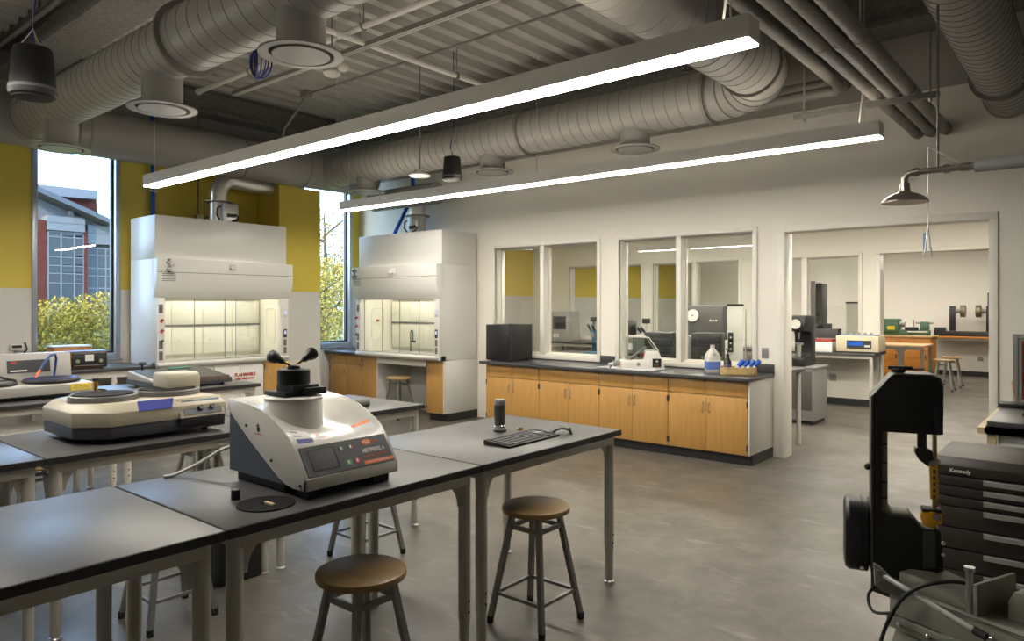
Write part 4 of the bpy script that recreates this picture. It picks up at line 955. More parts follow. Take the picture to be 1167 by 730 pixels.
for x in (-.24, .2):
    for y in (-.42, .42): B().cyl((x,y,0), (x,y,.036), .022, n=12).build('rubber_foot', M_dark, g2)
# ================================================================ SLOPED TRAY MACHINE (third row)
t = thing('tray_machine', 'low sloped tray machine with dark frame on the third table row', 'machine', (-6.70, 3.15, .914))
B().prism([(-.28,.03), (.28,.03), (.28,.075), (-.28,.14)], 'y', -.36, .36).build('housing', M_machg, t, .004)
B().box(-.285, .285, -.365, .365, .02, .065).build('base_band', mat('blue grey band', (.07,.08,.10), .5), t)
tv = B().prism([(-.26,.1385), (.265,.0775), (.265,.083), (-.26,.144)], 'y', -.32, .34).build('tray', M_screen, t)
B().prism([(-.24,.140), (-.21,.1365), (-.21,.145), (-.24,.149)], 'y', .0, .2).build('green_strip', mat('teal film', (.05,.22,.12), .4), tv)
B().box(.285, .30, -.1, .33, .045, .09).build('rusty_rail', mat('tarnished steel', (.16,.13,.10), .5, .5, var=.4, scale=20), t)
B().cyl((-.10,-.30,.15), (-.10,-.30,.20), .01, n=8).build('knob_post', M_dark, t); B().lathe([(0,.20), (.03,.20), (.034,.212), (.028,.226), (0,.228)], (-.10,-.30,0), 'z', 16).build('knob', M_black, t)
for x in (-.22, .22):
    for y in (-.3, .3): B().cyl((x,y,0), (x,y,.03), .016, n=10).build('rubber_foot', M_dark, t)
# roller tray on second row table (behind press)
t = thing('roller_tray', 'dark low tray with a grey roller on the second row table behind the press', 'tray', (-4.42, 3.05, .914))
B().prism([(-.28,.0), (.24,.0), (.24,.03), (-.28,.055)], 'y', -.30, .30).build('tray', M_blackm, t, .004); B().cyl((.24,-.28,.032), (.24,.30,.032), .032, n=18).build('roller', mat('worn roller', (.10,.10,.09), .5, var=.3, scale=20), t); B().box(-.24, .10, -.26, .26, .05, .056).build('blue_film', mat('blue film', (.04,.10,.32), .3), t)
# box under the table
t = thing('waste_bin', 'black box standing on the floor under the second table row', 'bin', (-4.12, 2.25, 0)); B().prism([(-.13,-.13),(.13,-.13),(.13,.13),(-.13,.13)], 'z', 0, .42).build('body', M_black, t, .012); B().frame(-.135,.135,.40,.43,.01,-.135,.135).build('rim', M_black, t)
# ================================================================ WALL BENCH ITEMS
t = thing('power_supply', 'black fronted power supply in a wooden case under the tall window', 'instrument', (-9.42, 3.30, .914), math.radians(-8))
B().box(-.16, .16, -.19, .19, .01, .20).build('case', M_owood, t, .004); fp = B().box(.16, .168, -.185, .185, .018, .192).build('front_panel', M_black, t, .002)
B().box(.168, .172, -.045, .045, .09, .165).build('meter', M_paper, fp); B().cyl((.172,0,.10), (.1735,.02,.15), .0015, n=5).build('meter_needle', M_red, fp)
for y in (-.12, .12): B().cyl((.168,y,.09), (.18,y,.09), .022, n=14).build('dial', mat('sage knob', (.25,.28,.18), .5), fp)
for z in (.18, .035): B().box(.168, .1685, -.16, .16, z, z+.008).build('caption', M_greyp, fp)
B().box(-.165, .165, -.195, .195, .198, .207).build('lid', mat('blue grey lid', (.10,.14,.22), .4), t)
t = thing('wooden_box', 'orange wooden box with a pale lid behind the power supply', 'box', (-9.74, 3.22, .914)); B().box(-.12, .12, -.20, .20, 0, .24).build('body', M_owood, t, .004); B().box(-.13, .13, -.21, .21, .24, .26).build('lid', M_hood, t, .003)
# ================================================================ COUNTER ITEMS
fr = thing('mini_fridge', 'small black fridge at the left end of the long counter', 'fridge', (-6.50, 7.24, .914))
B().box(0, .42, .055, .49, .012, .49).build('cabinet', mat('black fridge enamel', (.012,.012,.012), .45, bump=.2, bscale=120), fr, .006); d_ = B().box(0, .42, 0, .048, .012, .49).build('door', mat('black fridge door', (.013,.013,.013), .35), fr, .008)
B().box(.004, .416, .047, .056, .016, .486).build('gasket', mat('grey gasket', (.09,.09,.09), .6), d_); B().box(.41, .425, .015, .05, .35, .40).build('door_pull', M_black, d_); B().box(.36, .42, .03, .09, .49, .503).build('hinge_cover', M_black, fr); B().box(.10, .16, .03, .09, .49, .500).build('hinge_cover', M_greyp, fr)
for x in (.05, .37):
    for y in (.1, .44): B().cyl((x,y,0), (x,y,.014), .018, n=10).build('foot', M_dark, fr)
sw = thing('desktop_saw', 'white bench cutting saw with clear hood on the long counter', 'saw', (-4.22, 7.47, .914), math.radians(36))
B().prism([(-.26,.0), (.24,.0), (.24,.05), (.17,.22), (.02,.22), (.0,.12), (-.26,.10)], 'y', -.17, .17).build('body', M_white, sw, .008)
B().prism([(-.20,.12), (.0,.13), (.03,.22), (.165,.22), (.06,.37), (-.17,.38), (-.20,.36)], 'y', -.165, .165).build('clear_hood', glassmat('clear acrylic', (.80,.82,.80), rough=.05), sw)
B().tube([(.17,-.168,.22), (.06,-.168,.375), (-.17,-.168,.385)], .008, 6).build('hood_edge', M_white, sw); B().tube([(.17,.168,.22), (.06,.168,.375), (-.17,.168,.385)], .008, 6).build('hood_edge', M_white, sw)
def spl(a0, a1, v0, v1, d0, d1, name, m, par):
    O = Vector((.24,0,.05)); U = Vector((-.38,0,.925)); N_ = Vector((.925,0,.38))
    c = [O+Vector((0,a,0))+U*v+N_*d for d in (d0, d1) for a, v in ((a0,v0),(a1,v0),(a1,v1),(a0,v1))]
    return B().add(c, [(0,3,2,1),(4,5,6,7),(0,1,5,4),(1,2,6,5),(2,3,7,6),(3,0,4,7)]).build(name, m, par)
kp = B().box(.10, .20, -.176, -.170, .03, .13).build('control_panel', M_black, sw)
for x, m in ((.13,M_green),(.16,M_red)): B().cyl((x,-.176,.055), (x,-.184,.055), .010, n=10).build('button', m, kp)
B().box(.14, .165, -.18, -.176, .09, .11).build('display', M_label, kp)
spl(.02, .09, .06, .13, 0, .002, 'blue_sticker', M_blue, sw); spl(-.08, -.01, .07, .12, 0, .002, 'green_sticker', M_green, sw)
B().lathe([(0,-.010), (.022,-.010), (.022,0), (0,0)], (-.06,-.17,.065), 'y', 16).build('round_badge', M_greyp, sw)
B().cyl((-.15,-.10,.12), (.04,-.06,.26), .018, n=12).build('cutting_arm', M_stool, sw); B().cyl((-.02,-.05,.16), (-.02,.05,.16), .05, n=20).build('blade_guard', M_alu, sw); B().sphere((.0,-.08,.17), .022, 10).build('red_knob', M_red, sw); B().sphere((-.05,-.11,.165), .022, 10).build('black_knob', M_black, sw)
B().cyl((-.34,-.05,.06), (-.26,-.05,.08), .035, n=16).build('motor_end', M_greyp, sw); B().cyl((-.40,-.05,.05), (-.34,-.05,.06), .02, n=12).build('feed_shaft', M_steel, sw)
t = thing('clamp_handle', 'orange handled clamp lying in front of the desktop saw', 'clamp', (-4.42, 7.26, .922), math.radians(10)); B().cyl((-.05,0,.045), (.05,0,.045), .016, n=10).build('grip', M_orange, t); B().tube([(-.11,0,.0), (-.07,0,.035), (-.05,0,.045)], .007, 6).build('leg', M_dark, t); B().tube([(.05,0,.045), (.10,0,.02), (.13,0,.0)], .007, 6).build('leg', M_dark, t)
R = random.Random(3); b_ = B(); N = 16; v = []; f = []
for i in range(N+1):
    for j in range(9): v.append((-.50+i*.048+R.uniform(-.012,.012), -.22+j*.052+R.uniform(-.012,.012), .004+R.uniform(0,.012)))
for i in range(N):
    for j in range(8): f.append((i*9+j, i*9+j+1, (i+1)*9+j+1, (i+1)*9+j))
o = tag(b_.add(v, f).build('plastic_sheet', mat('crumpled plastic', (.55,.55,.56), .3)), 'crumpled pale plastic sheet on the counter under the desktop saw', 'sheet'); o.location = (-4.20, 7.38, .914)
sol = o.modifiers.new('s', 'SOLIDIFY'); sol.thickness = .002
jg = thing('jug', 'translucent plastic jug with blue label on the long counter', 'jug', (-3.38, 7.56, .914), math.radians(38))
def rrect(hx, hy, r, z):
    return [(x, y, z) for x, y in arc(hx-r, hy-r, r, 0, 90, 4)+arc(-hx+r, hy-r, r, 90, 180, 4)+arc(-hx+r, -hy+r, r, 180, 270, 4)+arc(hx-r, -hy+r, r, 270, 360, 4)]
def loft(secs):
    v = []; f = []; n = len(secs[0])
    for s_ in secs: v += s_
    for k in range(len(secs)-1):
        for i in range(n): f.append((k*n+i, k*n+(i+1)%n, (k+1)*n+(i+1)%n, (k+1)*n+i))
    f += [tuple(range(n-1,-1,-1)), tuple(range((len(secs)-1)*n, len(secs)*n))]; return B().add(v, f)
loft([rrect(.07,.07,.02,0), rrect(.076,.076,.025,.01), rrect(.076,.076,.025,.17), rrect(.066,.066,.03,.21), rrect(.03,.03,.028,.26), rrect(.02,.02,.019,.275)]).build('bottle', mat('cloudy plastic', (.62,.60,.54), .4), jg, ang=50)
B().cyl((0,0,.275), (0,0,.305), .024, n=18).build('cap', M_white, jg); loft([rrect(.0772,.0772,.025,.035), rrect(.0772,.0772,.025,.125)]).build('blue_label', mat('blue label', (.10,.18,.50), .45), jg); loft([rrect(.0775,.0775,.025,.125), rrect(.0775,.0775,.025,.15)]).build('white_label', M_label, jg)
B().tube([(0,-.06,.20), (0,-.085,.215), (0,-.07,.25), (0,-.03,.262)], .012, 8).build('grip', mat('cloudy plastic', (0,0,0)), jg)
ck = thing('cork_tray', 'rounded cork tray holding bottles at the right end of the counter', 'tray', (-3.045, 7.47, .914), math.radians(30))
lo_ = rrect(.185, .105, .05, 0)
loft([rrect(.185,.105,.05,0), rrect(.185,.105,.05,.012)]).build('tray_floor', M_cork, ck)
n_ = len(lo_); v = [(x, y, 0) for x, y, z in rrect(.185,.105,.05,0)]+[(x, y, .085) for x, y, z in rrect(.185,.105,.05,0)]+[(x, y, .085) for x, y, z in rrect(.173,.093,.045,0)]+[(x, y, .012) for x, y, z in rrect(.173,.093,.045,0)]
B().add(v, [(k*n_+i, k*n_+(i+1)%n_, (k+1)*n_+(i+1)%n_, (k+1)*n_+i) for k in range(3) for i in range(n_)]).build('tray_wall', M_cork, ck, ang=50)
bt = thing('dropper_bottle', 'dark bottle with black spout standing in the cork tray', 'bottle', (-3.15, 7.43, .927)); B().lathe([(0,0), (.040,0), (.042,.01), (.042,.125), (.02,.165), (.016,.18), (0,.18)], (0,0,0), 'z', 24).build('body', mat('dark bottle', (.02,.02,.018), .3), bt); B().lathe([(.019,.178), (.019,.205), (.007,.21), (.004,.255), (0,.256)], (0,0,0), 'z', 16).build('spout', M_black, bt); B().lathe([(.0425,.03), (.0425,.10)], (0,0,0), 'z', 24).build('label', mat('dim label', (.12,.10,.16), .5), bt)
def rot2(x, y, a): return (x*math.cos(a)-y*math.sin(a), x*math.sin(a)+y*math.cos(a))
for i in range(4):
    dx, dy = rot2(-.045+i*.058, .01, math.radians(30))
    q = thing('wash_bottle', ['blue capped white bottle in the cork tray nearest the dark bottle', 'second blue capped bottle from the dark bottle in the cork tray', 'third blue capped bottle from the dark bottle in the cork tray', 'blue capped bottle at the right end of the cork tray'][i], 'bottle', (-3.045+dx, 7.47+dy, .945), math.radians(30), 'blue capped bottles in the cork tray')
    q.rotation_euler = (0, math.radians(38), math.radians(30))
    B().lathe([(0,-.03), (.023,-.03), (.023,.05), (0,.05)], (0,0,.03), 'z', 16).build('body', M_label, q); B().lathe([(.0245,.045), (.0245,.115), (.016,.13), (0,.13)], (0,0,.03), 'z', 16).build('cap', M_blue, q)
def outlet(loc, rz, label, w_=.075, dark=False):
    t = thing('wall_outlet', label, 'outlet', loc, rz, 'wall outlets'); B().box(-w_/2, w_/2, -.008, 0, -.058, .058).build('cover_plate', mat('dull steel plate', (.30,.29,.275), .4, .3), t, .002)
    for dz in (-.02, .02): B().box(-.018*w_/.075, .018*w_/.075, -.0095, -.008, dz-.014, dz+.014).build('socket', M_black if dark else M_greyp, t)
outlet((-2.895, Y1, 1.135), 0, 'steel wall outlet right of the interior window above the counter')
outlet((-3.55, Y2, .44), 0, 'double wall outlet under the centrifuge table', .11)
outlet((-2.25, Y3, .42), 0, 'wall outlet low on the end wall', .11)
outlet((-1.72, Y3, .42), 0, 'round wall outlet low on the end wall beside the bench', .12)
# fire extinguisher cabinet
t = thing('extinguisher_cabinet', 'steel wall cabinet with red vertical fire extinguisher lettering', 'cabinet', (-.64, Y1, .755))
B().frame(0, .42, 0, .65, .035, -.05, 0).build('frame', M_steel, t); B().frame(.035, .385, .035, .615, .03, -.04, -.01).build('door', M_greyp, t); B().box(.06, .36, -.022, -.016, .06, .59).build('door_glass', mat('dim glass', (.16,.15,.14), .15), t)
for i, c in enumerate('FIRE EXTINGUISHER'):
    if c != ' ': text(c, .046, M_red, t, (.085, -.0235, .565-i*.0315), (PI/2, 0, 0), bold=.002)
# small black topped table at right
t = thing('side_table', 'black topped side table with pale wooden frame by the opening', 'table', (-.60, 5.6, 0))
B().box(0, 1.2, 0, 1.05, .865, .90).build('tabletop', M_epoxy, t, .003); B().frame(-.05, 1.25, .82, .86, .04, -.03, 1.08).build('frame', mat('pale wood', (.60,.48,.28), .5), t)
for x in (.0, 1.15):
    for y in (.0, 1.0): B().box(x, x+.05, y, y+.05, 0, .86).build('leg', mat('pale wood', (0,0,0)), t)
B().box(.06, 1.14, .03, 1.0, .12, .82).build('cupboard', M_hood, t, .004)
B().box(.16, .25, .40, .60, .8995, .92).build('black_tray', M_black, t, .004); B().box(.33, .60, .40, .65, .8995, .92).build('black_tray', M_black, t, .004)
t = thing('wooden_stick', 'thin wooden stick leaning behind the side table', 'stick', (-.52, 6.6, .90)); B().cyl((0,0,0), (-.03,.04,.18), .006, n=8).build('stick', M_cork, t)
tag(B().box(-.62+.0, -.40, 6.44, 6.60, .90, .93).build('dark_case', M_black, None, .004), 'small dark case at the back of the side table', 'case')
# ================================================================ SAFETY SHOWER
ss = thing('safety_shower', 'overhead safety shower with pull rod in front of the opening', 'shower', (-.91, 4.71, 2.28))
B().lathe([(.0,.004), (.11,-.012), (.126,-.014), (.126,-.008), (.11,.012), (.075,.034), (.045,.044), (.032,.052), (.028,.075), (.026,.10), (0,.10)], (0,0,0), 'z', 36).build('shower_head', M_tarn if False else mat('tarnished nickel', (.34,.31,.27), .3, .85), ss)
B().tube([(0,0,.10), (0,0,.13), (.012,0,.15), (.04,0,.16), (.30,0,.16)], .018, 12).build('supply_arm', mat('tarnished nickel', (0,0,0)), ss)
for x in (.045, .20, .30): B().cyl((x,0,.16), (x+.03,0,.16), .025, n=14).build('pipe_fitting', mat('tarnished nickel', (0,0,0)), ss)
B().cyl((.35,0,.16), (3.5,0,.16), .036, n=20).build('insulated_pipe', mat('pale insulation', (.40,.40,.41), .6), ss); B().cyl((.28,0,.16), (.36,0,.16), .022, n=14).build('valve_body', M_stool, ss)
B().bar((.30,0,.175), (.115,0,.30), .014, .01).build('valve_lever', M_alu, ss)
rd = B().cyl((.12,0,.30), (.12,0,-.17), .003, n=6).build('pull_rod', M_alu, ss); B().tube([(.12,0,-.17), (.10,0,-.34), (.14,0,-.34), (.12,0,-.17)], .004, 6).build('pull_handle', M_steel, rd); B().box(.095,.115,-.002,.002,-.30,-.20).build('blue_tag', mat('blue tag', (.25,.38,.55), .5), rd)
B().cyl((.17,0,.16), (.17,0,1.105), .007, n=8).build('hanger_rod', M_pipe, ss)
# ================================================================ TOOL CHEST
M_pull = mat('satin pull', (.42,.41,.39), .4, .3)
tc_ = thing('tool_chest', 'brown steel roller tool chest with silver drawer pulls', 'tool chest', (-.68, 4.22, 0))
B().box(0, .74, .02, .54, .13, .80).build('body', M_brown, tc_, .003)
B().prism([(.0,.80), (.0,.845), (.03,.886), (.54,.886), (.54,.80)], 'x', 0, .74).build('top_lid', M_brown, tc_, .004)
z = .795
for i, h in enumerate((.052,.052,.052,.107,.107,.107,.135)):
    d_ = B().box(.02, .72, 0, .02, z-h+.004, z-.003).build('drawer', M_brown, tc_, .002)
    B().prism([(-.001, z-.004), (-.016, z-.007), (-.014, z-.029), (-.001, z-.025)], 'x', .215, .71).build('drawer_pull', M_pull, d_); z -= h
text('Kennedy', .026, M_label, tc_, (.115, -.0012, .822), (PI/2, 0, 0), bold=.001)
B().cyl((.50,0,.825), (.50,-.008,.825), .014, n=14).build('lock', M_steel, tc_)
for x in (.10, .64):
    for y in (.09, .46):
        c_ = B().cyl((x-.02,y,.062), (x+.02,y,.062), .062, n=24).build('caster_wheel', M_dark, tc_); B().cyl((x-.022,y,.062), (x+.022,y,.062), .028, n=16).build('caster_hub', M_cast, c_); B().box(x-.03, x+.03, y-.03, y+.03, .115, .132).build('caster_plate', M_steel, tc_)
# ================================================================ METAL BAND SAW
SAWR = math.atan2(.6403, .76812)-math.radians(24)
bs_ = thing('band_saw', 'grey metal-cutting band saw with its black blade arm raised upright', 'band saw', (-.61, 3.137, 0), SAWR)
K = .00345
def q(u, v): return ((u-1030)*K*.88, 1.66-(v-348)*K)
def poly(*p): return [q(u, v) for u, v in p]
T0, T1 = -.05, .06
B().prism(poly((994,452),(1000,445),(1016,428),(1022,426),(1060,426),(1068,429),(1071,437),(1071,491),(1040,491),(1012,491),(994,491)), 'y', T0, T1).build('upper_wheel_cover', M_blackm, bs_, .005)
B().prism(poly((991.5,452),(1000,443),(1015,426.5),(1022,424.5),(1060,424.5),(1069.5,428),(1072.5,437),(1072.5,470),(1071,470),(1071,437),(1068,429),(1060,426),(1022,426),(1016,428),(994,452),(994,655),(991.5,655)), 'y', T0-.002, T1+.03).build('frame_edge', mat('worn edge', (.07,.07,.068), .4), bs_)
B().prism(poly((992,489),(1004,489),(1004,583),(1012,586),(1036,586),(1041,588),(1049,597),(1070,597),(1073,640),(1060,646),(1045,655),(1000,655),(992,650)), 'y', T0, T1).build('lower_wheel_cover', M_blackm, bs_, .005)
B().prism(poly((1004,491),(1011,491),(1011,578),(1016,583.5),(1036,583.5),(1040,588),(1012,588),(1004,585)), 'y', T0+.02, T1+.03).build('cast_frame', M_cast, bs_, .002)
for v_ in (505, 526, 548, 566): B().prism(poly((1004.5,v_),(1010.5,v_),(1010.5,v_+1.6),(1004.5,v_+1.6)), 'y', T0+.014, T0+.022).build('frame_rib', M_panel, bs_)
B().prism(poly((1062,460),(1072,460),(1072,490),(1062,490)), 'y', T0-.008, T0+.01).build('hinge_plate', M_black, bs_, .002)
B().lathe([(0,0),(.022,0),(.026,.006),(.026,.014),(.02,.018),(0,.018)], (q(1024,0)[0], .0, q(0,423)[1]-.004), 'z', 20).build('tension_knob', M_black, bs_); B().box(q(1012,0)[0], q(1040,0)[0], -.01, .01, q(0,421)[1], q(0,417)[1]).build('tension_handle', M_black, bs_, .003); B().cyl((q(1040,0)[0],0,q(0,421)[1]), (q(1054,0)[0],0,q(0,419)[1]), .005, n=8).build('tension_rod', M_stool, bs_)
B().sphere((q(988.5,0)[0], -.01, q(0,534)[1]), .014, 12).build('latch_knob', M_black, bs_)
B().prism(poly((1045,491),(1055,491),(1055,508),(1045,508)), 'y', -.03, .0).build('guide_post', M_black, bs_, .002); B().prism(poly((1042,507),(1052,506),(1061,510),(1063,523),(1056,527),(1046,520),(1042,514)), 'y', -.045, .01).build('guide_block', M_black, bs_, .003)
B().cyl((q(1060,0)[0],-.05,q(0,522)[1]), (q(1060,0)[0],-.06,q(0,522)[1]), .012, n=14).build('guide_bearing', M_chrome, bs_); B().cyl((q(1066,0)[0],-.048,q(0,520)[1]), (q(1066,0)[0],-.058,q(0,520)[1]), .010, n=14).build('guide_bearing', M_chrome, bs_)
B().box(q(1063.2,0)[0], q(1066.5,0)[0], -.025, -.015, q(0,597)[1], q(0,491)[1]).build('blade_guard', M_amber, bs_); B().box(q(1061.6,0)[0], q(1063,0)[0], -.03, -.01, q(0,597)[1], q(0,491)[1]).build('saw_blade', M_alu, bs_)
gb = B().prism(poly((1057,523),(1066.5,525),(1067,563),(1058,562)), 'y', -.055, -.04).build('guard_bar', M_amber, bs_, .002)
for v_ in (529, 536, 543, 550, 557): B().prism(poly((1061,v_),(1063.5,v_),(1063.5,v_+4),(1061,v_+4)), 'y', -.057, -.054).build('guard_slot', M_dark, gb)
B().prism(poly((1049,577),(1060,575),(1071,577),(1071,588),(1064,589),(1062,594),(1050,592),(1047,584)), 'y', -.06, -.02).build('lower_guide', M_amber, bs_, .004); B().prism(poly((1049,573),(1070,573),(1070,577),(1049,577)), 'y', -.058, .0).build('lower_guide_cap', M_blackm, bs_, .002)
B().cyl((q(1064,0)[0],-.06,q(0,580)[1]), (q(1064,0)[0],-.072,q(0,580)[1]), .013, n=14).build('guide_bearing', M_chrome, bs_)
B().prism(poly((1050,598),(1064,598),(1064,637),(1050,640)), 'y', T0-.004, T0+.002).build('cover_label_panel', mat('dull cover', (.05,.05,.05), .5), bs_)
for v_ in (609, 622): B().sphere((q(1072,0)[0], T0-.004, q(0,v_)[1]), .008, 8).build('cover_screw', M_alu, bs_)
# belt guard
gx0, gx1 = q(960,0)[0], q(990,0)[0]; zc = 1.66-(617-348)*K
sec = lambda x, ry, rz: [(x, .07+ry*a, zc+rz*b2) for a, b2 in [(math.copysign(abs(math.cos(w))**.55, math.cos(w)), math.copysign(abs(math.sin(w))**.55, math.sin(w))) for w in [2*PI*i/32 for i in range(32)]]]
loft([sec(gx0, .08, .115), sec(gx0+.006, .10, .135), sec(gx0+.02, .108, .143), sec(gx1-.005, .108, .143), sec(gx1, .10, .135)]).build('belt_guard', M_black, bs_, ang=30)
B().ring((gx0+.068, .07, zc), .10, .146, .006, 'x', 32) if False else None
loft([sec(gx0+.062, .1095, .1445), sec(gx0+.067, .1095, .1445)]).build('guard_seam', M_blackm, bs_); B().sphere((gx0+.065, -.035, zc-.115), .008, 8).build('guard_screw', M_alu, bs_)
B().cyl((gx1, .07, zc), (q(1010,0)[0], .05, zc), .05, n=18).build('gear_housing', M_blackm, bs_)
# hinge bracket (grey lever)
B().prism(poly((993,633),(1000,636),(1012,646),(1034,656),(1048,661),(1046,670),(1028,668),(1000,661),(994,656)), 'y', T0-.10, T0-.07).build('pivot_bracket', M_cast, bs_, .004)
for u_, v_ in ((999,641),(1001,652),(1022,655),(1040,660)): B().cyl((q(u_,0)[0], T0-.10, q(0,v_)[1]), (q(u_,0)[0], T0-.108, q(0,v_)[1]), .010, n=12).build('bracket_bolt', M_stool, bs_)
B().cyl((q(1030,0)[0], T0-.03, q(0,657)[1]), (q(1052,0)[0], .05, q(0,645)[1]), .018, n=12).build('pivot_shaft', M_stool, bs_)
# bed, built along its own direction (turned towards the camera side of the arm)
ba = math.atan2(-.3857, .9227)-SAWR; ca, sa = math.cos(ba), math.sin(ba)
def bw(p): return (p[0]*ca-p[1]*sa, p[0]*sa+p[1]*ca, p[2])
def bbuild(b2, name, m, bev=0): b2.v = [bw(p) for p in b2.v]; return b2.build(name, m, bs_, bev)
ZB = .585
bbuild(B().box(.03, 1.15, -.13, -.115, ZB-.10, ZB).box(.03, 1.15, .10, .115, ZB-.10, ZB).box(.03, 1.15, -.13, .115, ZB-.012, ZB), 'bed_rail', M_cast, .003)
bbuild(B().box(.03, 1.15, -.15, -.13, ZB-.115, ZB-.09), 'bed_flange', M_cast, .003)
bbuild(B().prism([(.04,ZB), (.14,ZB+.0), (.31,ZB), (.31,ZB+.02), (.26,ZB+.03), (.18,ZB+.05), (.10,ZB+.06), (.04,ZB+.06)], 'y', -.09, .09), 'bed_casting', M_cast, .006)
bbuild(B().box(.32, .335, -.10, .14, ZB, ZB+.11), 'fixed_jaw', M_cast, .003)
bbuild(B().cyl((.30,-.085,ZB), (.30,-.085,ZB+.15), .012, n=12).cyl((.30,-.085,ZB+.145), (.30,-.085,ZB+.16), .018, n=12), 'stop_bolt', M_steel)
bbuild(B().prism([(-.02,0), (.16,0), (.16,.10), (.13,.10), (.12,.05), (.09,.03), (.06,.05), (.05,.10), (.0,.10), (-.02,.06)], 'y', -.06, .06), 'moving_jaw', M_cast, .004).location = bw((.41, .04, ZB))
bbuild(B().cyl((.62,.04,ZB+.04), (1.1,.04,ZB+.04), .012, n=12), 'vise_screw', M_steel)
bbuild(B().tube([(.03,-.16,ZB+.05), (.36,-.165,ZB-.02)], .010, 10), 'spring_rod', mat('bright zinc', (.5,.5,.49), .3, .4))
bbuild(B().cyl((.36,-.165,ZB-.02), (.40,-.165,ZB-.028), .014, n=12), 'spring_cap', M_black); bbuild(B().tube([(.42+.014*math.cos(a), -.17, ZB-.035+.014*math.sin(a)) for a in [2*PI*i/12 for i in range(13)]], .003, 6), 'eye_bolt', M_chrome)
bbuild(B().box(.52, .58, -.136, -.13, ZB-.06, ZB-.02), 'slot_plate', M_black)
for sx, sy in ((.12,-1), (.12,1), (.95,-1), (.95,1)):
    x0 = sx; d0 = -.10 if sx < .5 else .10
    lg = bbuild(B().add([(x0-.07,sy*.10,ZB-.10),(x0+.10,sy*.10,ZB-.10),(x0+.06+d0,sy*.20,0),(x0-.05+d0,sy*.20,0),(x0-.07,sy*.10-sy*.012,ZB-.10),(x0+.10,sy*.10-sy*.012,ZB-.10),(x0+.06+d0,sy*.20-sy*.012,0),(x0-.05+d0,sy*.20-sy*.012,0)], [(0,3,2,1),(4,5,6,7),(0,1,5,4),(1,2,6,5),(2,3,7,6),(3,0,4,7)]), 'leg', M_cast, .002)
bbuild(B().box(.035, .24, -.145, .13, ZB-.14, ZB-.09), 'leg_bracket', M_cast, .003)
for x in (.08, .19): bbuild(B().sphere((x,-.146,ZB-.115), .010, 8), 'leg_bolt', M_alu)
bbuild(B().box(-.05, .95, -.16, -.148, .26, .31).box(-.05, .95, .148, .16, .26, .31), 'leg_brace', M_cast, .002)
bbuild(B().tube(smooth([(.30,.06,ZB+.02), (.27,-.02,ZB+.075), (.22,-.12,ZB+.085), (.14,-.18,ZB+.03), (.08,-.20,ZB-.08), (.04,-.21,ZB-.22), (.01,-.22,ZB-.42), (.03,-.24,.02), (.15,-.28,.009)]), .007, 8), 'power_cable', M_dark)
bbuild(B().tube(smooth([(-.06,-.05,ZB-.02), (-.08,-.10,ZB-.07), (-.03,-.14,ZB-.11), (.06,-.15,ZB-.08)]), .006, 8), 'motor_cable', M_dark)
bbuild(B().box(-.10, .02, -.06, .06, ZB-.07, ZB+.01), 'switch_box', M_black, .004)
# ================================================================ ROOM BEHIND THE WINDOWS
def bench(x0, x1, y0, y1, label, H=.914, top=M_top, leg=M_legw, legx=None, group='benches in the rooms behind'):
    t = thing('lab_bench', label, 'bench', (x0, y0, 0), 0, group); W_, D = x1-x0, y1-y0
    B().box(0, W_, 0, D, H-.035, H).build('benchtop', top, t, .002)
    B().frame(.03, W_-.03, H-.085, H-.035, .0, .03, .05) if False else B().box(.05, W_-.05, .03, .05, H-.085, H-.035).build('apron', leg, t)
    for lx in (legx or (.06, W_-.06)):
        for ly in (.06, D-.06): B().cyl((lx,ly,0), (lx,ly,H-.035), .027, n=14).build('leg', leg, t)
    return t
bench(-8.9, -2.76, 8.12, 8.80, 'long grey bench just behind the interior windows', legx=(.1, 1.6, 3.1, 4.6, 6.08))
bench(-5.1, -2.72, 11.95, 12.70, 'grey topped table below the far interior window, carrying the centrifuge')
bench(-9.2, -5.6, 11.95, 12.70, 'grey topped table at the left of the second room', legx=(.1, 1.8, 3.5))
t = thing('centrifuge', 'beige bench centrifuge with blue display beyond the opening', 'centrifuge', (-3.30, 12.02, .914))
B().prism([(0,.02), (.46,.02), (.46,.20), (.40,.27), (.0,.27)], 'x', 0, .62).build('housing', M_beige2 if False else mat('ivory plastic', (.60,.53,.38), .4), t, .01)
p_ = B().box(.16, .52, -.006, .0, .07, .20).build('front_panel', M_panel, t); B().box(.18, .40, -.009, -.006, .12, .18).build('display', M_blue, p_); B().box(.42, .50, -.009, -.006, .10, .13).build('button_row', M_label, p_)
B().box(-.005, .625, -.002, .47, .0, .025).build('base', M_dark, t)
for i in range(5): B().cyl((.10+i*.09,.15,.268), (.14+i*.085,.18,.31), .018, n=8).build('tube_rack_tube', M_greyp, t)
B().box(.05, .56, .08, .36, .268, .288).build('blue_rack', mat('blue grey rack', (.25,.32,.42), .5), t)
t = thing('paper_box', 'white and red carton left of the centrifuge', 'carton', (-3.75, 12.05, .914)); B().box(0,.38,0,.35,0,.16).build('carton', M_paper, t, .003); B().box(0,.381,-.001,.351,.16,.20).build('lid', mat('red carton', (.35,.05,.04), .6), t)
t = thing('equipment_case', 'long black equipment case behind the centrifuge', 'case', (-4.0, 12.42, .914)); B().box(0,.62,0,.22,0,.36).build('body', M_black, t, .01); B().box(.1,.3,-.01,.2,.36,.42).build('lid_block', M_black, t, .006); B().box(.0,.62,-.004,0,.20,.21).build('lid_seam', M_greyp, t)
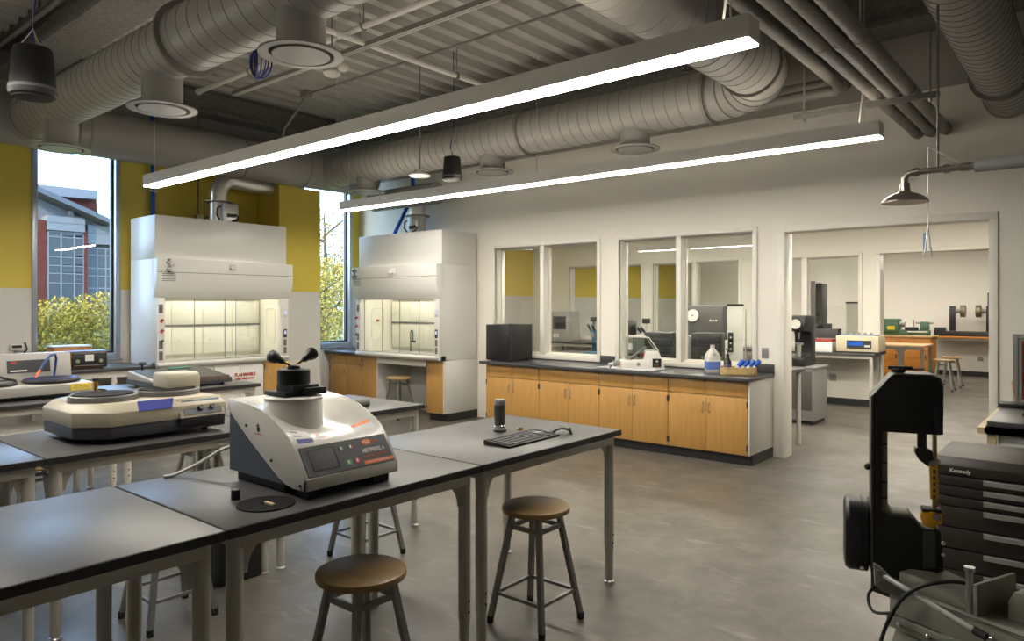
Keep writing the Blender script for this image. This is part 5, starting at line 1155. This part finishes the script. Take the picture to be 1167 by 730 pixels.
# hardness tester on its grey cabinet
t = thing('steel_pedestal', 'grey steel pedestal cabinet just beyond the opening', 'cabinet', (-3.62, 10.25, 0)); B().box(0,.52,0,.60,.05,.78).build('body', M_greyp, t, .006); B().box(.03,.49,-.008,.0,.20,.74).build('door', mat('mid grey enamel', (.085,.08,.075), .45), t, .002); B().box(.03,.49,.02,.58,0,.05).build('plinth', M_dark, t)
B().box(-.02,.54,-.02,.62,.78,.80).build('top_plate', M_greyp, t)
t = thing('hardness_tester', 'black hardness tester with white dial on the grey pedestal', 'tester', (-3.36, 10.55, .80))
B().prism([(-.20,0), (.20,0), (.20,.10), (.08,.14), (.08,.48), (.20,.50), (.20,.60), (.10,.68), (-.18,.68), (-.20,.14)], 'x', -.13, .13) if False else B().prism([(-.26,0), (.24,0), (.24,.68), (.16,.72), (-.20,.72), (-.24,.66), (-.24,.50), (.02,.48), (.06,.42), (.06,.16), (-.26,.12)], 'x', -.12, .12).build('frame', M_black, t, .01)
B().cyl((0,-.12,.12), (0,-.12,.30), .03, n=14).build('lead_screw', M_alu, t); B().cyl((0,-.12,.30), (0,-.12,.33), .06, n=18).build('anvil', M_greyp, t); B().cyl((0,-.12,.10), (0,-.12,.13), .09, n=20).build('handwheel', M_black, t)
B().cyl((0,-.24,.60), (0,-.265,.60), .075, n=24).build('dial_face', M_paper, t); B().ring((0,-.268,.60), .07, .082, .03, 'y', 24).build('dial_rim', M_black, t); B().cyl((0,-.12,.48), (0,-.12,.38), .02, .008, n=10).build('indenter', M_alu, t)
# column instrument behind the right window
t = thing('column_instrument', 'tall white column instrument with dark cap behind the right interior window', 'instrument', (-3.47, 8.42, .914), math.radians(20)); B().box(-.09,.09,-.09,.09,.03,.74).build('column', M_white, t, .006); B().box(-.095,.095,-.095,.095,.74,.765).build('cap', M_dark, t, .003); B().box(-.17,.14,-.13,.13,0,.03).build('base', M_greyp, t, .004)
B().box(-.08,-.02,-.10,-.09,.18,.42).build('side_controls', M_black, t)
for i in range(3): B().sphere((-.05,-.102,.22+i*.07), .012, 8).build('button', M_label, t)
B().cyl((.12,.0,.03), (.12,.0,.70), .008, n=8).build('guide_rod', M_alu, t)
t = thing('dial_tester', 'grey box-shaped tester with round dial behind the right window', 'tester', (-4.35, 9.55, 0)); B().box(-.28,.28,-.25,.25,.0,.85).build('pedestal', M_greyp, t, .006); B().box(-.26,.30,-.15,.22,1.18,1.66).build('head', mat('mid grey enamel', (0,0,0)), t, .02); B().box(-.20,.0,.0,.22,.85,1.2).build('column', M_greyp, t, .006); B().cyl((-.14,-.15,1.52), (-.14,-.18,1.52), .085, n=24).build('dial', M_paper, t); B().cyl((-.14,-.18,1.52), (-.14,-.19,1.52), .01, n=8).build('dial_hub', M_black, t)
for i in range(3): B().cyl((.12+.04*i,-.15,1.45), (.12+.04*i,-.165,1.45), .014, n=8).build('knob', M_label, t)
B().cyl((.05,-.05,.85), (.05,-.05,1.15), .035, n=12).build('screw', M_alu, t); B().box(.05,.14,-.17,-.15,1.0,1.18).build('specimen_holder', M_black, t)
def computer(loc, label):
    t = thing('control_box', label, 'computer', loc, math.radians(15), 'equipment on the bench behind the windows'); B().box(-.10,.26,-.18,.18,0,.40).build('case', M_black, t, .006); B().box(-.26,-.10,-.17,.17,.0,.36).build('side_unit', M_greyp, t, .004); B().cyl((-.18,-.17,.25), (-.18,-.178,.25), .045, n=18).build('round_gauge', mat('gauge green', (.22,.27,.22), .4), t)
    for i in range(6): B().box(-.08,.24,-.184,-.18,.06+i*.05,.075+i*.05).build('front_louvre', M_panel, t)
computer((-4.52, 8.35, .914), 'black control box with grey gauge unit behind the desktop saw')
computer((-3.95, 8.52, .914), 'black control box behind the jug, right of the window mullion')
def microscope(loc, rz, label, m=M_white):
    t = thing('microscope', label, 'microscope', loc, rz, 'microscopes on the benches behind the windows'); B().box(-.11,.11,-.13,.13,0,.04).build('base', m, t, .01); B().prism([(.04,.04), (.11,.04), (.11,.34), (.05,.38), (-.04,.38), (-.04,.33), (.04,.31)], 'x', -.035, .035).build('arm', m, t, .006); B().cyl((0,-.02,.34), (0,-.02,.26), .028, n=14).build('nosepiece', M_greyp, t)
    for s in (-1, 1): B().cyl((s*.032,-.02,.37), (s*.032,-.12,.45), .016, .019, n=12).build('eyepiece', M_black, t)
    B().cyl((0,.03,.38), (0,.03,.50), .02, n=12).build('camera_tube', m, t); B().box(-.04,.04,-.01,.07,.50,.57).build('camera', M_black, t, .004); B().box(-.07,.07,-.09,.05,.17,.185).build('stage', M_black, t)
microscope((-5.15, 8.42, .914), .3, 'white microscope with camera behind the desktop saw')
microscope((-4.84, 8.64, .914), -.2, 'white microscope with tall stand behind the window mullion')
microscope((-6.05, 9.2, .914), .2, 'microscope seen low in the left interior window', mat('teal enamel', (.05,.12,.18), .45))
bench(-7.2, -5.0, 9.0, 9.7, 'grey bench with a cloth bundle in the second room')
R = random.Random(5)
t = thing('cloth_bundle', 'pale cloth bundle on the bench behind the left window', 'cloth', (-5.35, 9.35, .914)); b_ = B().sphere((0,0,.10), .22, 20, .45); b_.v = [(x*1.4+R.uniform(-.02,.02), y+R.uniform(-.02,.02), max(z+R.uniform(-.02,.02), 0)) for x, y, z in b_.v]; b_.build('cloth', mat('grey cloth', (.42,.40,.42), .8), t)
t = thing('plastic_crate', 'blue tinted plastic drawer crate in the second room', 'crate', (-5.25, 10.0, .0)); B().box(0,.36,0,.30,.0,1.25).build('frame', mat('blue crate', (.15,.28,.45), .4), t)
for i in range(5): B().box(.02,.34,-.01,.0,.30+i*.19,.45+i*.19).build('drawer_face', mat('pale blue', (.40,.50,.60), .35), t)
t = thing('monitor', 'dark computer monitor at the back of the second room', 'monitor', (-7.35, 12.3, .914), .2); B().box(-.25,.25,-.015,.015,.14,.46).build('screen', M_screen, t, .004); B().cyl((0,0,.01), (0,0,.20), .02, n=10).build('stand', M_black, t); B().box(-.11,.11,-.09,.09,0,.012).build('foot', M_black, t)
t = thing('flat_panel_rack', 'pale instrument rack in the far left of the second room', 'rack', (-9.0, 12.1, .914)); B().box(0,.42,0,.45,0,.62).build('case', M_machg, t, .01); B().box(.05,.37,-.01,0,.25,.52).build('panel', M_panel, t); B().box(.06,.2,-.015,-.01,.08,.16).build('switches', M_label, t)
t = thing('storage_bin', 'brown wooden box with green contents behind the jug', 'box', (-3.84, 8.15, .914)); B().box(0,.30,0,.12,0,.06).build('wood_tray', M_owood, t, .003); 
for i in range(7): B().prism([(.02+i*.04,.055), (.05+i*.04,.055), (.035+i*.04,.13)], 'y', .03, .09).build('green_piece', M_lathe, t)
# ================================================================ FARTHEST ROOM
t = thing('tower_instrument', 'tall dark grey tower instrument seen through the far window', 'instrument', (-4.55, 15.0, 0)); B().box(-.16,.10,-.2,.2,.0,2.15).build('tower', mat('warm grey enamel', (.27,.245,.245), .45), t, .01); B().box(.10,.22,-.18,.18,.1,2.1).build('carriage_rail', M_black, t, .004); B().box(.1,.32,-.15,.15,1.0,1.3).build('carriage', M_panel, t, .006); B().sphere((-.03,-.205,1.42), .02, 8).build('indicator', M_red, t)
t = thing('column_instrument', 'slender pale column instrument seen through the far window', 'instrument', (-3.65, 14.6, 0)); B().box(-.14,.14,-.12,.12,0,1.70).build('column', M_white, t, .006); B().box(-.15,.15,-.13,.13,1.70,1.73).build('cap', M_dark, t); B().box(-.25,.25,-.2,.2,0,.9).build('pedestal', M_greyp, t, .006)
t = bench(-4.6, -2.62, 15.35, 16.25, 'butcher block bench on grey cast legs in the farthest room', H=.90, top=M_bwood, leg=M_stool)
B().prism([(-.05,0), (.05,0), (.03,.3), (.05,.75), (.14,.86), (-.14,.86), (-.05,.75), (-.03,.3)], 'y', .05, .12).build('cast_leg', M_greyp, t, .004).location = (1.55, 0, 0)
t = thing('orange_cabinet', 'orange wooden cabinet below the green lathe in the farthest room', 'cabinet', (-4.6, 17.35, 0)); B().box(.05,1.70,.05,.6,0,.05).build('plinth', M_dark, t); B().box(0,1.75,0,.65,.05,.97).build('body', M_owood, t, .006); B().box(-.03,1.78,-.03,.68,.97,1.01).build('top', M_bwood, t, .004)
for i in range(3): d_ = B().box(.03+i*.57,.57+i*.57,-.015,0,.10,.93).build('door', M_owood, t, .003); B().box(.50+i*.57,.52+i*.57,-.03,-.015,.5,.6).build('door_pull', M_dark, d_)
t = thing('metal_lathe', 'small green metal lathe on the orange cabinet', 'lathe', (-4.12, 17.65, 1.01))
B().box(0,1.2,-.10,.10,.0,.12).build('bed', M_lathe, t, .01); B().box(.0,.62,-.18,.18,.08,.36).build('headstock', M_lathe, t, .02); B().cyl((.62,0,.24), (.72,0,.24), .07, n=18).build('chuck', M_stool, t); B().box(1.02,1.18,-.09,.09,.12,.30).build('tailstock', M_lathe, t, .01); B().cyl((.92,0,.27), (1.26,0,.27), .02, n=10).build('quill', M_stool, t); B().box(.74,.96,-.16,.12,.12,.18).build('carriage', M_black, t, .004); B().cyl((.8,-.17,.08), (1.18,-.17,.08), .015, n=8).build('lead_screw', M_steel, t); B().box(.40,.55,-.19,-.18,.12,.20).build('yellow_plate', M_ylw, t); B().cyl((.9,-.05,.18), (.9,-.05,.34), .012, n=8).build('lever', M_stool, t)
bench(-3.25, -.6, 19.05, 19.75, 'wood edged bench against the end wall carrying the torsion tester', H=.95, top=M_owood, leg=M_cast, legx=(.08, 2.5))
t = thing('torsion_tester', 'dark torsion tester with two facing bronze discs on the end wall bench', 'tester', (-3.1, 19.35, .95)); B().box(0,1.9,-.12,.12,0,.12).build('bed', M_black, t, .006); B().box(.0,.22,-.16,.1,.12,.20).build('drive_box', M_panel, t, .01)
for x, s in ((.36, 1), (1.08, -1)):
    B().box(x-.06,x+.06,-.06,.06,.12,.70).build('upright', M_black, t, .006); h_ = B().cyl((x+s*.06,0,.58), (x+s*.20,0,.58), .05, n=14).build('spindle', M_stool, t); B().cyl((x+s*.16,0,.58), (x+s*.26,0,.58), .14, n=26).build('bronze_disc', mat('aged bronze', (.20,.17,.11), .4, .6), h_)
B().box(1.05,1.28,-.1,.1,.12,1.0).build('tower', M_black, t, .006)
for (x, y, lb) in ((-2.43, 16.10, 'nearer of the two pale stools beside the butcher block bench'), (-2.42, 17.0, 'farther of the two pale stools beside the butcher block bench')):
    o = dup(sp, (x, y, 0), 0, lb)
